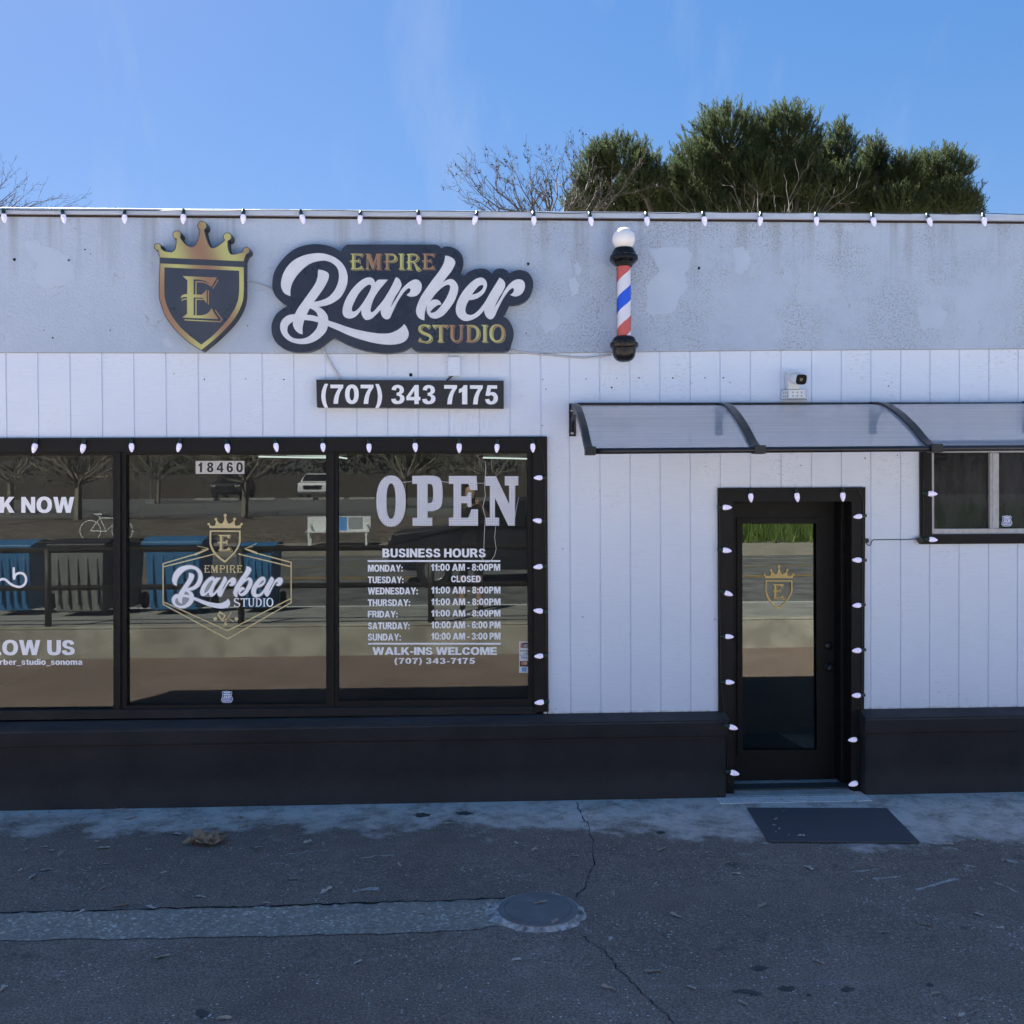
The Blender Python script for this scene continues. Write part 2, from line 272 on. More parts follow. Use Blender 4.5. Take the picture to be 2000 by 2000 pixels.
# bold sans alphabet drawn as outlines (cap height 1, y up)
GL = {
'0': (.68, ["E.34 .5 .34 .51", "E.34 .5 .115 .32"]), 'O': (.86, ["E.43 .5 .43 .52", "E.43 .5 .185 .31"]),
'1': (.46, ["L.16,0 .42,0 .42,1 .24,1 .17,.87 0,.78 0,.58 .16,.66"]),
'3': (.66, ["0,.26! .05,.1 .18,.01 .33,0 .5,.03 .62,.14 .66,.28 .62,.42 .5,.51 .6,.6 .63,.74 .57,.9 .44,.98 .32,1 .17,.97 .06,.87 .02,.74! .23,.71! .26,.8 .33,.84 .4,.8 .42,.72 .38,.62 .27,.59! .27,.44! .36,.43 .43,.37 .44,.28 .4,.19 .33,.16 .26,.19 .22,.28!"]),
'4': (.7, ["L.4,0 .62,0 .62,.2 .7,.2 .7,.38 .62,.38 .62,1 .42,1 0,.38 0,.2 .4,.2", "L.4,.38 .4,.7 .19,.38"]),
'5': (.66, [".02,.27! .08,.1 .19,.02 .33,0 .5,.04 .62,.16 .66,.33 .62,.5 .52,.61 .38,.65 .28,.62! .31,.82! .62,.82! .62,1! .14,1! .04,.46! .22,.44! .28,.48 .35,.48 .43,.42 .44,.32 .42,.22 .33,.16 .26,.2 .23,.29!"]),
'6': (.66, [".62,.75! .56,.9 .47,.98 .35,1 .2,.96 .08,.82 .02,.6 .01,.42 .05,.2 .15,.06 .34,0 .5,.04 .62,.17 .65,.33 .61,.5 .51,.6 .38,.64 .28,.61 .23,.56! .24,.7 .28,.81 .34,.84 .39,.81 .42,.73!", "E.34 .32 .1 .15"]),
'7': (.64, ["0,1! .64,1! .64,.85! .5,.62 .42,.35 .38,0! .15,0! .19,.3 .28,.58 .41,.81! 0,.81!"]),
'8': (.66, [".33,1 .17,.97 .07,.88 .04,.75 .08,.62 .17,.53 .06,.45 .01,.29 .05,.13 .16,.03 .33,0 .5,.03 .61,.13 .65,.29 .6,.45 .49,.53 .58,.62 .62,.75 .59,.88 .49,.97", "E.33 .73 .085 .11", "E.33 .3 .1 .13"]),
'(': (.36, [".17,1.04! .05,.75 0,.4 .05,.05 .17,-.22! .34,-.22! .25,.05 .21,.4 .25,.75 .34,1.04!"]),
')': (.36, [".17,1.04! .29,.75 .34,.4 .29,.05 .17,-.22! 0,-.22! .09,.05 .13,.4 .09,.75 0,1.04!"]),
'-': (.36, ["L0,.28 .36,.28 .36,.46 0,.46"]), '_': (.56, ["L-.05,-.2 .6,-.2 .6,-.1 -.05,-.1"]),
'A': (.9, ["L0,0 .25,0 .31,.17 .59,.17 .65,0 .9,0 .58,1 .32,1", "L.37,.35 .53,.35 .45,.68"]),
'B': (.72, ["0,0! .42,0 .6,.03 .7,.14 .72,.28 .67,.44 .56,.52 .64,.6 .67,.74 .61,.91 .5,.98 .38,1 0,1!", ".24,.2! .38,.2 .45,.24 .46,.31 .42,.4 .34,.43 .24,.43!", ".24,.6! .34,.6 .42,.65 .43,.72 .38,.8 .24,.81!"]),
'C': (.8, [".8,.35! .72,.12 .56,.02 .4,0 .2,.05 .06,.22 0,.5 .06,.78 .2,.95 .4,1 .58,.97 .73,.86 .79,.66! .55,.62! .5,.76 .41,.8 .3,.74 .25,.5 .3,.26 .41,.2 .51,.26 .56,.4!"]),
'D': (.76, ["0,0! .36,0 .58,.06 .71,.23 .76,.5 .71,.77 .58,.94 .36,1 0,1!", ".24,.2! .36,.21 .46,.27 .51,.5 .46,.73 .36,.79 .24,.8!"]),
'E': (.66, ["L0,0 .66,0 .66,.2 .24,.2 .24,.41 .6,.41 .6,.6 .24,.6 .24,.8 .64,.8 .64,1 0,1"]),
'F': (.62, ["L0,0 .24,0 .24,.4 .58,.4 .58,.6 .24,.6 .24,.8 .62,.8 .62,1 0,1"]),
'H': (.76, ["L0,0 .24,0 .24,.4 .52,.4 .52,0 .76,0 .76,1 .52,1 .52,.6 .24,.6 .24,1 0,1"]),
'I': (.25, ["L0,0 .25,0 .25,1 0,1"]), 'K': (.82, ["L0,0 .24,0 .24,.28 .34,.4 .53,0 .82,0 .5,.58 .8,1 .5,1 .24,.6 .24,1 0,1"]),
'L': (.62, ["L0,0 .62,0 .62,.2 .24,.2 .24,1 0,1"]),
'M': (.96, ["L0,0 .22,0 .22,.62 .38,0 .58,0 .74,.62 .74,0 .96,0 .96,1 .62,1 .48,.42 .34,1 0,1"]),
'N': (.77, ["L0,0 .23,0 .23,.55 .54,0 .77,0 .77,1 .54,1 .54,.46 .23,1 0,1"]),
'P': (.68, ["0,0! .24,0! .24,.36! .42,.37 .58,.43 .67,.56 .67,.78 .58,.93 .42,1 0,1!", ".24,.55! .37,.56 .43,.62 .43,.74 .37,.8 .24,.81!"]),
'R': (.78, ["0,0! .24,0! .24,.4! .34,.37 .4,.3 .5,0! .78,0! .68,.3 .56,.44! .68,.54 .72,.7 .66,.9 .55,.98 .4,1 0,1!", ".24,.58! .38,.58 .46,.63 .46,.75 .38,.81 .24,.81!"]),
'S': (.7, ["0,.3! .06,.1 .2,.01 .36,0 .55,.03 .68,.15 .7,.3 .64,.46 .48,.55 .32,.6 .26,.67 .28,.78 .36,.82 .43,.78 .45,.69! .67,.71! .62,.88 .52,.97 .35,1 .17,.97 .06,.86 .03,.7 .08,.55 .22,.45 .38,.4 .46,.33 .45,.22 .36,.18 .27,.22 .24,.33!"]),
'T': (.73, ["L.24,0 .49,0 .49,.8 .73,.8 .73,1 0,1 0,.8 .24,.8"]),
'U': (.74, ["0,1! 0,.38 .04,.15 .17,.02 .37,-.01 .57,.02 .7,.15 .74,.38 .74,1! .5,1! .5,.38 .46,.22 .37,.19 .28,.22 .24,.38 .24,1!"]),
'V': (.84, ["L.3,0 .54,0 .84,1 .59,1 .42,.32 .25,1 0,1"]),
'W': (1.16, ["L.2,0 .46,0 .58,.55 .7,0 .96,0 1.16,1 .92,1 .82,.42 .7,1 .46,1 .34,.42 .24,1 0,1"]),
'Y': (.84, ["L.3,0 .54,0 .54,.38 .84,1 .57,1 .42,.62 .27,1 0,1 .3,.38"]),
'J': (.53, ["0,.3! .04,.1 .14,.01 .27,0 .42,.04 .5,.15 .53,.33 .53,1! .29,1! .29,.3 .27,.2 .22,.22 .21,.33!"]),
'&': (.78, [".78,0! .5,0! .44,.07! .3,0 .14,.02 .02,.14 0,.3 .08,.45 .2,.54! .13,.66 .13,.82 .22,.95 .37,1 .52,.95 .6,.82 .57,.66 .42,.54! .5,.4! .58,.52! .74,.46! .64,.26!", "E.36 .76 .07 .09", "E.28 .28 .08 .1"]),
'a': (.64, [".42,.07! .32,0 .18,-.01 .05,.07 .02,.2 .08,.34 .22,.41 .4,.45! .37,.55 .3,.57 .25,.5! .04,.5! .1,.67 .22,.74 .35,.75 .5,.71 .6,.58 .61,.4 .61,.14! .64,0! .43,0!", ".4,.33! .28,.29 .23,.2 .28,.14 .36,.17 .4,.25"]),
'b': (.63, ["0,0! .21,0! .21,.07! .32,0 .44,0 .56,.08 .62,.22 .63,.37 .6,.58 .5,.71 .38,.75 .28,.72 .22,.66! .22,1! 0,1!", "E.31 .37 .09 .18"]),
'd': (.63, [".63,0! .42,0! .42,.07! .31,0 .19,0 .07,.08 .01,.22 0,.37 .03,.58 .13,.71 .25,.75 .35,.72 .41,.66! .41,1! .63,1!", "E.32 .37 .09 .18"]),
'e': (.62, [".6,.3! .22,.3! .25,.18 .32,.14 .41,.2! .6,.17! .5,.03 .35,-.01 .18,.02 .05,.14 .01,.36 .06,.6 .17,.72 .32,.75 .48,.71 .59,.55", ".22,.45! .41,.45! .38,.57 .31,.61 .24,.56"]),
'i': (.22, ["L0,0 .22,0 .22,.73 0,.73"]), 'i.': (.22, ["L0,.82 .22,.82 .22,1 0,1"]),
'm': (.96, ["0,0! .22,0! .22,.42! .25,.53 .32,.55 .37,.46! .37,0! .59,0! .59,.42! .62,.53 .69,.55 .74,.46! .74,0! .96,0! .96,.52 .92,.68 .8,.75 .66,.72 .57,.65! .5,.73 .38,.75 .27,.71 .21,.64! .21,.73! 0,.73!"]),
'n': (.6, ["0,0! .22,0! .22,.42! .26,.54 .34,.55 .38,.46! .38,0! .6,0! .6,.5 .55,.68 .44,.75 .3,.72 .21,.63! .21,.73! 0,.73!"]),
'u': (.6, [".6,.73! .38,.73! .38,.31! .34,.19 .26,.18 .22,.27! .22,.73! 0,.73! 0,.23 .05,.05 .16,-.02 .3,.01 .39,.1! .39,0! .6,0!"]),
'o': (.66, ["E.33 .365 .33 .39", "E.33 .365 .11 .2"]),
'r': (.44, ["0,0! .22,0! .22,.35! .25,.5 .33,.55 .42,.53! .45,.73! .36,.75 .27,.71 .21,.61! .21,.73! 0,.73!"]),
's': (.56, [" ".join("%.3f,%.3f%s" % (float(w.rstrip('!').split(',')[0]) * .8, float(w.rstrip('!').split(',')[1]) * .76, '!' if w.endswith('!') else '') for w in "0,.3! .06,.1 .2,.01 .36,0 .55,.03 .68,.15 .7,.3 .64,.46 .48,.55 .32,.6 .26,.67 .28,.78 .36,.82 .43,.78 .45,.69! .67,.71! .62,.88 .52,.97 .35,1 .17,.97 .06,.86 .03,.7 .08,.55 .22,.45 .38,.4 .46,.33 .45,.22 .36,.18 .27,.22 .24,.33!".split())]),
't': (.4, ["0,.57! .1,.57! .1,.15! .15,.03 .26,-.01 .4,.01! .39,.17! .32,.22! .32,.57! .4,.57! .4,.73! .32,.73! .32,.93! .1,.9! .1,.73! 0,.73!"]),
}
def textpoly(s, gap=.1, space=.3):
    """list of glyph loop-lists in em units (y up) and total width"""
    x = 0; out = []
    for ch in s:
        if ch == ' ': x += space; continue
        if ch == ':':
            for y in (0, .5): out.append([[(x, y), (x + .22, y), (x + .22, y + .22), (x, y + .22)]])
            x += .22 + gap; continue
        w, ls = GL[ch]
        out.append([[(x + a, b) for a, b in path(l, step=4)] for l in ls])
        if ch == 'i': out.append([[(x + a, b) for a, b in path(GL['i.'][1][0])]])
        x += w + gap
    return out, x - gap
def text(mb, s, px0, px1, py_base, py_cap, yf, yb=None, mi=0, gap=.1, space=.3, slope=0.0):
    gl, w = textpoly(s, gap, space)
    for g in gl:
        mb.ppoly([[(px0 + a / w * (px1 - px0), py_base + slope * a / w + b * (py_cap - py_base)) for a, b in l] for l in g], yf, yb, mi)

# ------------------------------------------------------------------ materials
def newmat(name):
    m = bpy.data.materials.new(name); m.use_nodes = True; t = m.node_tree
    return m, t, t.nodes['Principled BSDF'], t.links
def N(t, typ, **kw):
    n = t.nodes.new(typ)
    for k, v in kw.items():
        if k in n.inputs: n.inputs[k].default_value = v
        else: setattr(n, k, v)
    return n
def pos(t): return N(t, 'ShaderNodeNewGeometry').outputs['Position']
def objc(t): return N(t, 'ShaderNodeTexCoord').outputs['Object']
def noise(t, l, co, scale, detail=4, rough=.55, st=None, dist=0):
    if st:
        mp = N(t, 'ShaderNodeMapping'); mp.inputs['Scale'].default_value = st; l.new(co, mp.inputs[0]); co = mp.outputs[0]
    n = N(t, 'ShaderNodeTexNoise', Scale=scale, Detail=detail, Roughness=rough, Distortion=dist); l.new(co, n.inputs['Vector']); return n.outputs[0]
def ramp(t, l, fac, stops, interp='LINEAR'):
    r = N(t, 'ShaderNodeValToRGB'); r.color_ramp.interpolation = interp; e = r.color_ramp.elements
    while len(e) < len(stops): e.new(.5)
    for i, (p, c) in enumerate(stops): e[i].position = p; e[i].color = (*c, 1) if len(c) == 3 else c
    l.new(fac, r.inputs[0]); return r.outputs[0]
def g3(v): return (v, v, v)
def mixc(t, l, fac, a, b, mode='MIX'):
    m = N(t, 'ShaderNodeMix', data_type='RGBA', blend_type=mode)
    for s, v in ((m.inputs[0], fac), (m.inputs[6], a), (m.inputs[7], b)):
        if hasattr(v, 'is_linked'): l.new(v, s)
        elif isinstance(v, (tuple, list)): s.default_value = (*v, 1) if len(v) == 3 else v
        elif s.type == 'RGBA': s.default_value = (v, v, v, 1)
        else: s.default_value = v
    return m.outputs[2]
def math_(t, l, op, a, b=None):
    m = N(t, 'ShaderNodeMath', operation=op)
    for i, v in enumerate((a, b)):
        if v is None: continue
        if hasattr(v, 'is_linked'): l.new(v, m.inputs[i])
        else: m.inputs[i].default_value = v
    return m.outputs[0]
def bump(t, l, b, h, strength, dist):
    n = N(t, 'ShaderNodeBump', Strength=strength, Distance=dist); l.new(h, n.inputs['Height']); l.new(n.outputs[0], b.inputs['Normal'])
def mat(name, c, c2=None, scale=8, rough=.6, rough2=None, metal=0, bs=0, bd=.002, bscale=60, spec=None, emit=None, st=None, coord='pos'):
    m, t, b, l = newmat(name); b.inputs['Roughness'].default_value = rough; b.inputs['Metallic'].default_value = metal
    b.inputs['Base Color'].default_value = (*c, 1)
    co = pos(t) if coord == 'pos' else objc(t)
    if c2:
        f = noise(t, l, co, scale, 5, .6, st); l.new(ramp(t, l, f, [(.35, c), (.65, c2)]), b.inputs['Base Color'])
        if rough2 is not None: l.new(ramp(t, l, f, [(.35, g3(rough)), (.65, g3(rough2))]), b.inputs['Roughness'])
    if bs: bump(t, l, b, noise(t, l, co, bscale, 3, .6, st), bs, bd)
    if spec is not None: b.inputs['Specular IOR Level'].default_value = spec
    if emit: b.inputs['Emission Color'].default_value = (*emit[:3], 1); b.inputs['Emission Strength'].default_value = emit[3]
    return m
M = {}
M['black'] = mat('black_paint', (.010, .010, .012), (.018, .018, .021), 14, .42, .6, bs=.25, bscale=90)
M['blacktrim'] = mat('black_trim', (.006, .006, .0065), (.010, .0095, .010), 20, .5, .65, bs=.1, bscale=60, spec=.25)
def plinthm():
    m, t, b, l = newmat('black_masonry'); co = pos(t); sx = N(t, 'ShaderNodeSeparateXYZ'); l.new(co, sx.inputs[0])
    c = ramp(t, l, noise(t, l, co, 3, 6, .65), [(.3, (.013, .0125, .014)), (.7, (.026, .024, .026))])
    low = ramp(t, l, math_(t, l, 'ADD', sx.outputs[2], math_(t, l, 'MULTIPLY', noise(t, l, co, 7, 6, .7), -.22)), [(-.0, g3(.75)), (.10, g3(0))])
    c = mixc(t, l, math_(t, l, 'MULTIPLY', low, .4), c, (.07, .064, .062))                    # splash dirt at the foot
    sp = N(t, 'ShaderNodeSeparateXYZ'); l.new(N(t, 'ShaderNodeNewGeometry').outputs['Normal'], sp.inputs[0])
    dust = math_(t, l, 'MULTIPLY', ramp(t, l, sp.outputs[2], [(.25, g3(0)), (.7, g3(1))]), ramp(t, l, noise(t, l, co, 6, 6, .7, st=(.5, 1, 1)), [(.3, g3(.25)), (.65, g3(.9))]))
    c = mixc(t, l, dust, c, (.07, .066, .066))                   # dust lying on the sloping ledge
    sc = math_(t, l, 'MULTIPLY', ramp(t, l, noise(t, l, co, 30, 5, .8, st=(.4, 1, 1.5)), [(.66, g3(0)), (.72, g3(1))]), ramp(t, l, noise(t, l, co, 1.7, 3), [(.5, g3(0)), (.6, g3(.7))]))
    c = mixc(t, l, sc, c, (.12, .115, .115))                     # scuffs and chips
    l.new(c, b.inputs['Base Color']); b.inputs['Roughness'].default_value = .75; b.inputs['Specular IOR Level'].default_value = .35
    bump(t, l, b, noise(t, l, co, 45, 5, .7), .6, .006); return m
M['blackplinth'] = plinthm()
M['blackplastic'] = mat('black_plastic', (.005, .005, .006), (.008, .008, .009), 30, .22, .34, spec=.35)
M['blackmetal'] = mat('black_metal', (.008, .009, .012), (.014, .015, .018), 25, .3, .45)
M['steel'] = mat('steel', (.55, .55, .55), (.45, .45, .45), 40, .3, .5, metal=1)
M['alu'] = mat('white_aluminium', (.50, .51, .53), (.40, .41, .43), 30, .45, .6, bs=.1)
M['whiteplastic'] = mat('white_plastic', (.78, .78, .79), (.72, .73, .75), 20, .35)
M['vinyl'] = mat('white_vinyl', (.90, .92, .97), (.86, .88, .94), 30, .4, emit=None)
M['signwhite'] = mat('sign_white', (.74, .76, .82), (.66, .69, .76), 12, .3)
M['signblack'] = mat('sign_face', (.016, .021, .036), (.026, .034, .058), 4, .22, .38)
M['signside'] = mat('sign_return', (.012, .012, .013), (.018, .018, .02), 20, .4)
M['navy'] = mat('shield_face', (.038, .046, .068), (.050, .060, .084), 5, .25, .4)
M['goldflat'] = mat('gold_vinyl', (.72, .50, .16), (.64, .45, .14), 30, .4)
M['golddim'] = mat('pale_gold_vinyl', (.66, .55, .28), (.58, .48, .24), 30, .45)
M['fascia_shadow'] = mat('fascia_shadow', (.045, .026, .018), (.02, .014, .011), 40, .9)
M['greenplastic'] = mat('green_socket', (.012, .035, .024), (.02, .05, .034), 40, .4)
M['wire'] = mat('dark_wire', (.012, .018, .014), None, rough=.5)
M['whitewire'] = mat('painted_conduit', (.55, .56, .60), (.45, .46, .5), 40, .5)
def gold():
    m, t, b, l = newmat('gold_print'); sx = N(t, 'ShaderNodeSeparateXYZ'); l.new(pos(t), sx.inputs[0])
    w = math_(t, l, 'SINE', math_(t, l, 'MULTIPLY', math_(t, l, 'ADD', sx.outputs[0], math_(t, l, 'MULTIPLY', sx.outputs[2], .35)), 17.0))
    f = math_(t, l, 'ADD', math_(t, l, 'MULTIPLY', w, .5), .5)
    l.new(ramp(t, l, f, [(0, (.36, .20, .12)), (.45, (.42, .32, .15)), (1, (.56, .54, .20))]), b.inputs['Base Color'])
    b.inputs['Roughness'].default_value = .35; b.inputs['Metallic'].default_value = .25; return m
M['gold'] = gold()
def siding():
    m, t, b, l = newmat('white_siding'); co = pos(t)
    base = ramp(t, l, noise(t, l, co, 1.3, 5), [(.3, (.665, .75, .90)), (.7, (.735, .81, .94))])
    streak = noise(t, l, co, 14, 6, .7, st=(.35, 1, 9))            # horizontal rough-sawn streaks
    c = mixc(t, l, ramp(t, l, streak, [(.30, g3(.30)), (.5, g3(0))]), base, (.56, .61, .70))
    # worn dirt flecks, heavier on the right and along the top
    fl = noise(t, l, co, 45, 6, .8, st=(.55, 1, 1.6)); area = noise(t, l, co, 2.6, 4, .6)
    sx = N(t, 'ShaderNodeSeparateXYZ'); l.new(co, sx.inputs[0])
    rgt = ramp(t, l, math_(t, l, 'MULTIPLY', math_(t, l, 'ADD', sx.outputs[0], 3.2), .16), [(0, g3(.35)), (.55, g3(.55)), (.85, g3(1))])
    top = ramp(t, l, math_(t, l, 'MULTIPLY', sx.outputs[2], .333), [(.45, g3(.45)), (.85, g3(1))])
    msk = math_(t, l, 'MULTIPLY', math_(t, l, 'MULTIPLY', ramp(t, l, fl, [(.54, g3(0)), (.62, g3(1))]), ramp(t, l, area, [(.46, g3(0)), (.66, g3(1))])), math_(t, l, 'MULTIPLY', rgt, top))
    c = mixc(t, l, math_(t, l, 'MULTIPLY', msk, .62), c, (.17, .18, .20))
    # grime along the bottom edge
    bot = ramp(t, l, math_(t, l, 'ADD', sx.outputs[2], math_(t, l, 'MULTIPLY', noise(t, l, co, 18, 4), .06)), [(.575, g3(.6)), (.598, g3(0))])
    c = mixc(t, l, bot, c, (.20, .20, .21))
    l.new(c, b.inputs['Base Color']); b.inputs['Roughness'].default_value = .62
    bump(t, l, b, streak, .35, .003); return m
M['siding'] = siding()
def stucco():
    m, t, b, l = newmat('grey_stucco'); co = pos(t)
    sx = N(t, 'ShaderNodeSeparateXYZ'); l.new(co, sx.inputs[0])
    base = ramp(t, l, noise(t, l, co, 1.1, 6, .6), [(.3, (.395, .485, .63)), (.7, (.485, .575, .72))])
    patch = ramp(t, l, noise(t, l, co, 3.3, 3, .5, dist=.6), [(.70, g3(0)), (.71, g3(.6))])
    c = mixc(t, l, math_(t, l, 'MULTIPLY', patch, .75), base, (.50, .585, .72))
    fl = noise(t, l, co, 78, 6, .8); area = noise(t, l, co, 1.9, 6, .7)
    rgt = ramp(t, l, math_(t, l, 'MULTIPLY', math_(t, l, 'ADD', sx.outputs[0], 3.2), .15), [(.1, g3(.06)), (.46, g3(.25)), (.60, g3(1)), (.95, g3(.85))])
    edge = ramp(t, l, math_(t, l, 'MULTIPLY', math_(t, l, 'ADD', sx.outputs[2], -2.9), 1.1), [(.0, g3(.30)), (.07, g3(0)), (.9, g3(0)), (.98, g3(.18))])
    area2 = math_(t, l, 'ADD', math_(t, l, 'MULTIPLY', ramp(t, l, area, [(.42, g3(.04)), (.56, g3(.9)), (.66, g3(1))]), rgt), math_(t, l, 'MULTIPLY', edge, rgt))
    msk = math_(t, l, 'MULTIPLY', math_(t, l, 'MULTIPLY', ramp(t, l, fl, [(.49, g3(0)), (.57, g3(1))]), math_(t, l, 'MINIMUM', area2, 1)), math_(t, l, 'SUBTRACT', 1, patch))
    c = mixc(t, l, math_(t, l, 'MULTIPLY', msk, .62), c, (.15, .16, .165))
    # drip streaks below the fascia
    dr = math_(t, l, 'MULTIPLY', ramp(t, l, noise(t, l, co, 1, 5, .6, st=(9, 1, .35)), [(.50, g3(0)), (.64, g3(1))]), ramp(t, l, math_(t, l, 'ADD', math_(t, l, 'MULTIPLY', sx.outputs[2], 1.0), -3.0), [(.35, g3(0)), (.80, g3(.5))]))
    c = mixc(t, l, dr, c, (.24, .25, .27))
    # hairline cracks
    vo = N(t, 'ShaderNodeTexVoronoi', feature='DISTANCE_TO_EDGE', Scale=2.2)
    wv = N(t, 'ShaderNodeVectorMath', operation='ADD'); nz = N(t, 'ShaderNodeTexNoise', Scale=5, Detail=6); l.new(co, nz.inputs['Vector'])
    sc_ = N(t, 'ShaderNodeVectorMath', operation='SCALE'); sc_.inputs['Scale'].default_value = .5; l.new(nz.outputs['Color'], sc_.inputs[0])
    l.new(co, wv.inputs[0]); l.new(sc_.outputs[0], wv.inputs[1]); l.new(wv.outputs[0], vo.inputs['Vector'])
    ck = math_(t, l, 'MULTIPLY', ramp(t, l, vo.outputs['Distance'], [(.0, g3(1)), (.006, g3(0))]), ramp(t, l, noise(t, l, co, 3.1, 2), [(.55, g3(0)), (.6, g3(1))]))
    c = mixc(t, l, math_(t, l, 'MULTIPLY', ck, .6), c, (.15, .15, .15))
    l.new(c, b.inputs['Base Color']); b.inputs['Roughness'].default_value = .8
    h = mixc(t, l, patch, noise(t, l, co, 55, 4, .6), .5)
    bump(t, l, b, h, .55, .012); return m
M['stucco'] = stucco()
M['patch'] = mat('smooth_repair', (.42, .51, .655), (.485, .575, .715), 2.5, .75, bs=.15, bscale=40)
M['fascia'] = mat('painted_fascia', (.44, .51, .63), (.50, .57, .70), 5, .55, bs=.1, bscale=30)
def asphalt():
    m, t, b, l = newmat('asphalt'); co = pos(t)
    sx = N(t, 'ShaderNodeSeparateXYZ'); l.new(co, sx.inputs[0])
    big = noise(t, l, co, .8, 6, .65); base = ramp(t, l, big, [(.3, (.255, .180, .140)), (.5, (.32, .232, .185)), (.7, (.39, .292, .238))])
    med = noise(t, l, co, 9, 5, .7); base = mixc(t, l, ramp(t, l, med, [(.35, g3(.35)), (.6, g3(0))]), base, (.14, .11, .096))
    fine = noise(t, l, co, 95, 4, .8); c = mixc(t, l, ramp(t, l, fine, [(.36, g3(.85)), (.52, g3(0))]), base, (.08, .064, .056))
    c = mixc(t, l, ramp(t, l, fine, [(.56, g3(0)), (.68, g3(.8))]), c, (.52, .46, .42))
    # bleached concrete apron beside the wall with a ragged edge
    rag = math_(t, l, 'MULTIPLY', math_(t, l, 'SUBTRACT', noise(t, l, co, 2.2, 8, .68), .5), 1.5)
    right = ramp(t, l, math_(t, l, 'MULTIPLY', math_(t, l, 'ADD', sx.outputs[0], 3), .14), [(.08, g3(.0)), (.30, g3(.10)), (.55, g3(.22)), (.72, g3(.52)), (.95, g3(.62))])
    edge = math_(t, l, 'ADD', math_(t, l, 'ADD', sx.outputs[1], math_(t, l, 'ADD', rag, right)), .56)
    ap = ramp(t, l, edge, [(.0, g3(0)), (.16, g3(.75)), (.42, g3(1))])
    pt = ramp(t, l, noise(t, l, co, 4.2, 8, .8), [(.34, g3(.12)), (.54, g3(1))])
    c = mixc(t, l, math_(t, l, 'MULTIPLY', math_(t, l, 'MULTIPLY', ap, pt), .9), c, mixc(t, l, fine, (.62, .53, .47), (1.0, .90, .81)))
    # white flecks of spilled paint and grit
    vo = N(t, 'ShaderNodeTexVoronoi', Scale=46); l.new(co, vo.inputs['Vector'])
    spk = N(t, 'ShaderNodeTexWhiteNoise'); l.new(vo.outputs['Position'], spk.inputs['Vector'])
    sz = math_(t, l, 'MULTIPLY', spk.outputs['Value'], .26)
    wh = math_(t, l, 'MULTIPLY', math_(t, l, 'LESS_THAN', vo.outputs['Distance'], sz), ramp(t, l, noise(t, l, co, 2.6, 5, .7), [(.44, g3(.0)), (.56, g3(1))]))
    wh = math_(t, l, 'MULTIPLY', wh, math_(t, l, 'GREATER_THAN', spk.outputs['Value'], .66))
    c = mixc(t, l, math_(t, l, 'MULTIPLY', wh, .75), c, (.78, .74, .72))
    # oil stains and tyre scuffs
    c = mixc(t, l, ramp(t, l, noise(t, l, co, 2.8, 5, .65, dist=.4), [(.64, g3(0)), (.71, g3(.6))]), c, (.07, .058, .052))
    c = mixc(t, l, ramp(t, l, noise(t, l, co, 3, 5, .7, st=(.25, 2.2, 1)), [(.62, g3(0)), (.72, g3(.35))]), c, (.42, .37, .34))
    l.new(c, b.inputs['Base Color']); b.inputs['Roughness'].default_value = .9; b.inputs['Specular IOR Level'].default_value = .2
    bump(t, l, b, noise(t, l, co, 95, 4, .75), .8, .008); return m
M['asphalt'] = asphalt()
def aggregate():
    m, t, b, l = newmat('exposed_aggregate'); co = pos(t)
    vo = N(t, 'ShaderNodeTexVoronoi', Scale=75); l.new(co, vo.inputs['Vector'])
    wn = N(t, 'ShaderNodeTexWhiteNoise'); l.new(vo.outputs['Position'], wn.inputs['Vector'])
    c = ramp(t, l, wn.outputs['Value'], [(0, (.26, .21, .165)), (.6, (.36, .295, .235)), (.9, (.46, .385, .31)), (.99, (.70, .62, .54))])
    c = mixc(t, l, ramp(t, l, noise(t, l, co, 2, 5), [(.4, g3(0)), (.7, g3(.6))]), c, (.19, .172, .15))
    l.new(c, b.inputs['Base Color']); b.inputs['Roughness'].default_value = .85; bump(t, l, b, vo.outputs['Distance'], .5, .004); return m
M['aggregate'] = aggregate()
M['concrete'] = mat('concrete', (.25, .245, .225), (.36, .355, .33), 3.5, .85, bs=.4, bscale=40)
M['wallconcrete'] = mat('stained_concrete', (.27, .25, .21), (.46, .43, .37), 2.6, .85, bs=.4, bscale=30)
M['manhole'] = mat('manhole_iron', (.135, .125, .125), (.21, .20, .20), 9, .5, .75, bs=.5, bscale=70)
M['mortar'] = mat('pale_mortar', (.13, .11, .10), (.62, .57, .53), 22, .9, bs=.8, bscale=50, bd=.006)
M['dullblack'] = mat('dull_black', (.008, .008, .008), None, rough=.95)
M['stain'] = mat('oil_stain', (.06, .048, .042), (.11, .088, .076), 30, .8)
M['scrape'] = mat('pale_scrape', (.60, .54, .50), (.32, .27, .24), 60, .9)
M['mat'] = mat('rubber_mat', (.066, .066, .076), (.092, .092, .104), 140, .85, bs=.8, bscale=220, bd=.003)
M['grate'] = mat('drain_grate', (.86, .82, .79), (.72, .69, .66), 20, .6)
M['sill'] = mat('worn_sill', (.52, .48, .45), (.38, .35, .33), 9, .8)
M['pit'] = mat('drain_pit', (.01, .01, .01), None, rough=.9)
M['asphalt2'] = mat('street_asphalt', (.095, .095, .095), (.19, .19, .185), 2.2, .88, bs=.3, bscale=80)
M['mulch'] = mat('mulch', (.05, .040, .032), (.20, .165, .135), 5, .95, bs=1, bd=.03, bscale=14)
M['dirt'] = mat('dirt', (.24, .215, .18), (.31, .28, .235), 2, .95)
M['roadwhite'] = mat('road_paint_white', (.6, .6, .57), None, rough=.7); M['roadyellow'] = mat('road_paint_yellow', (.55, .34, .06), None, rough=.7)
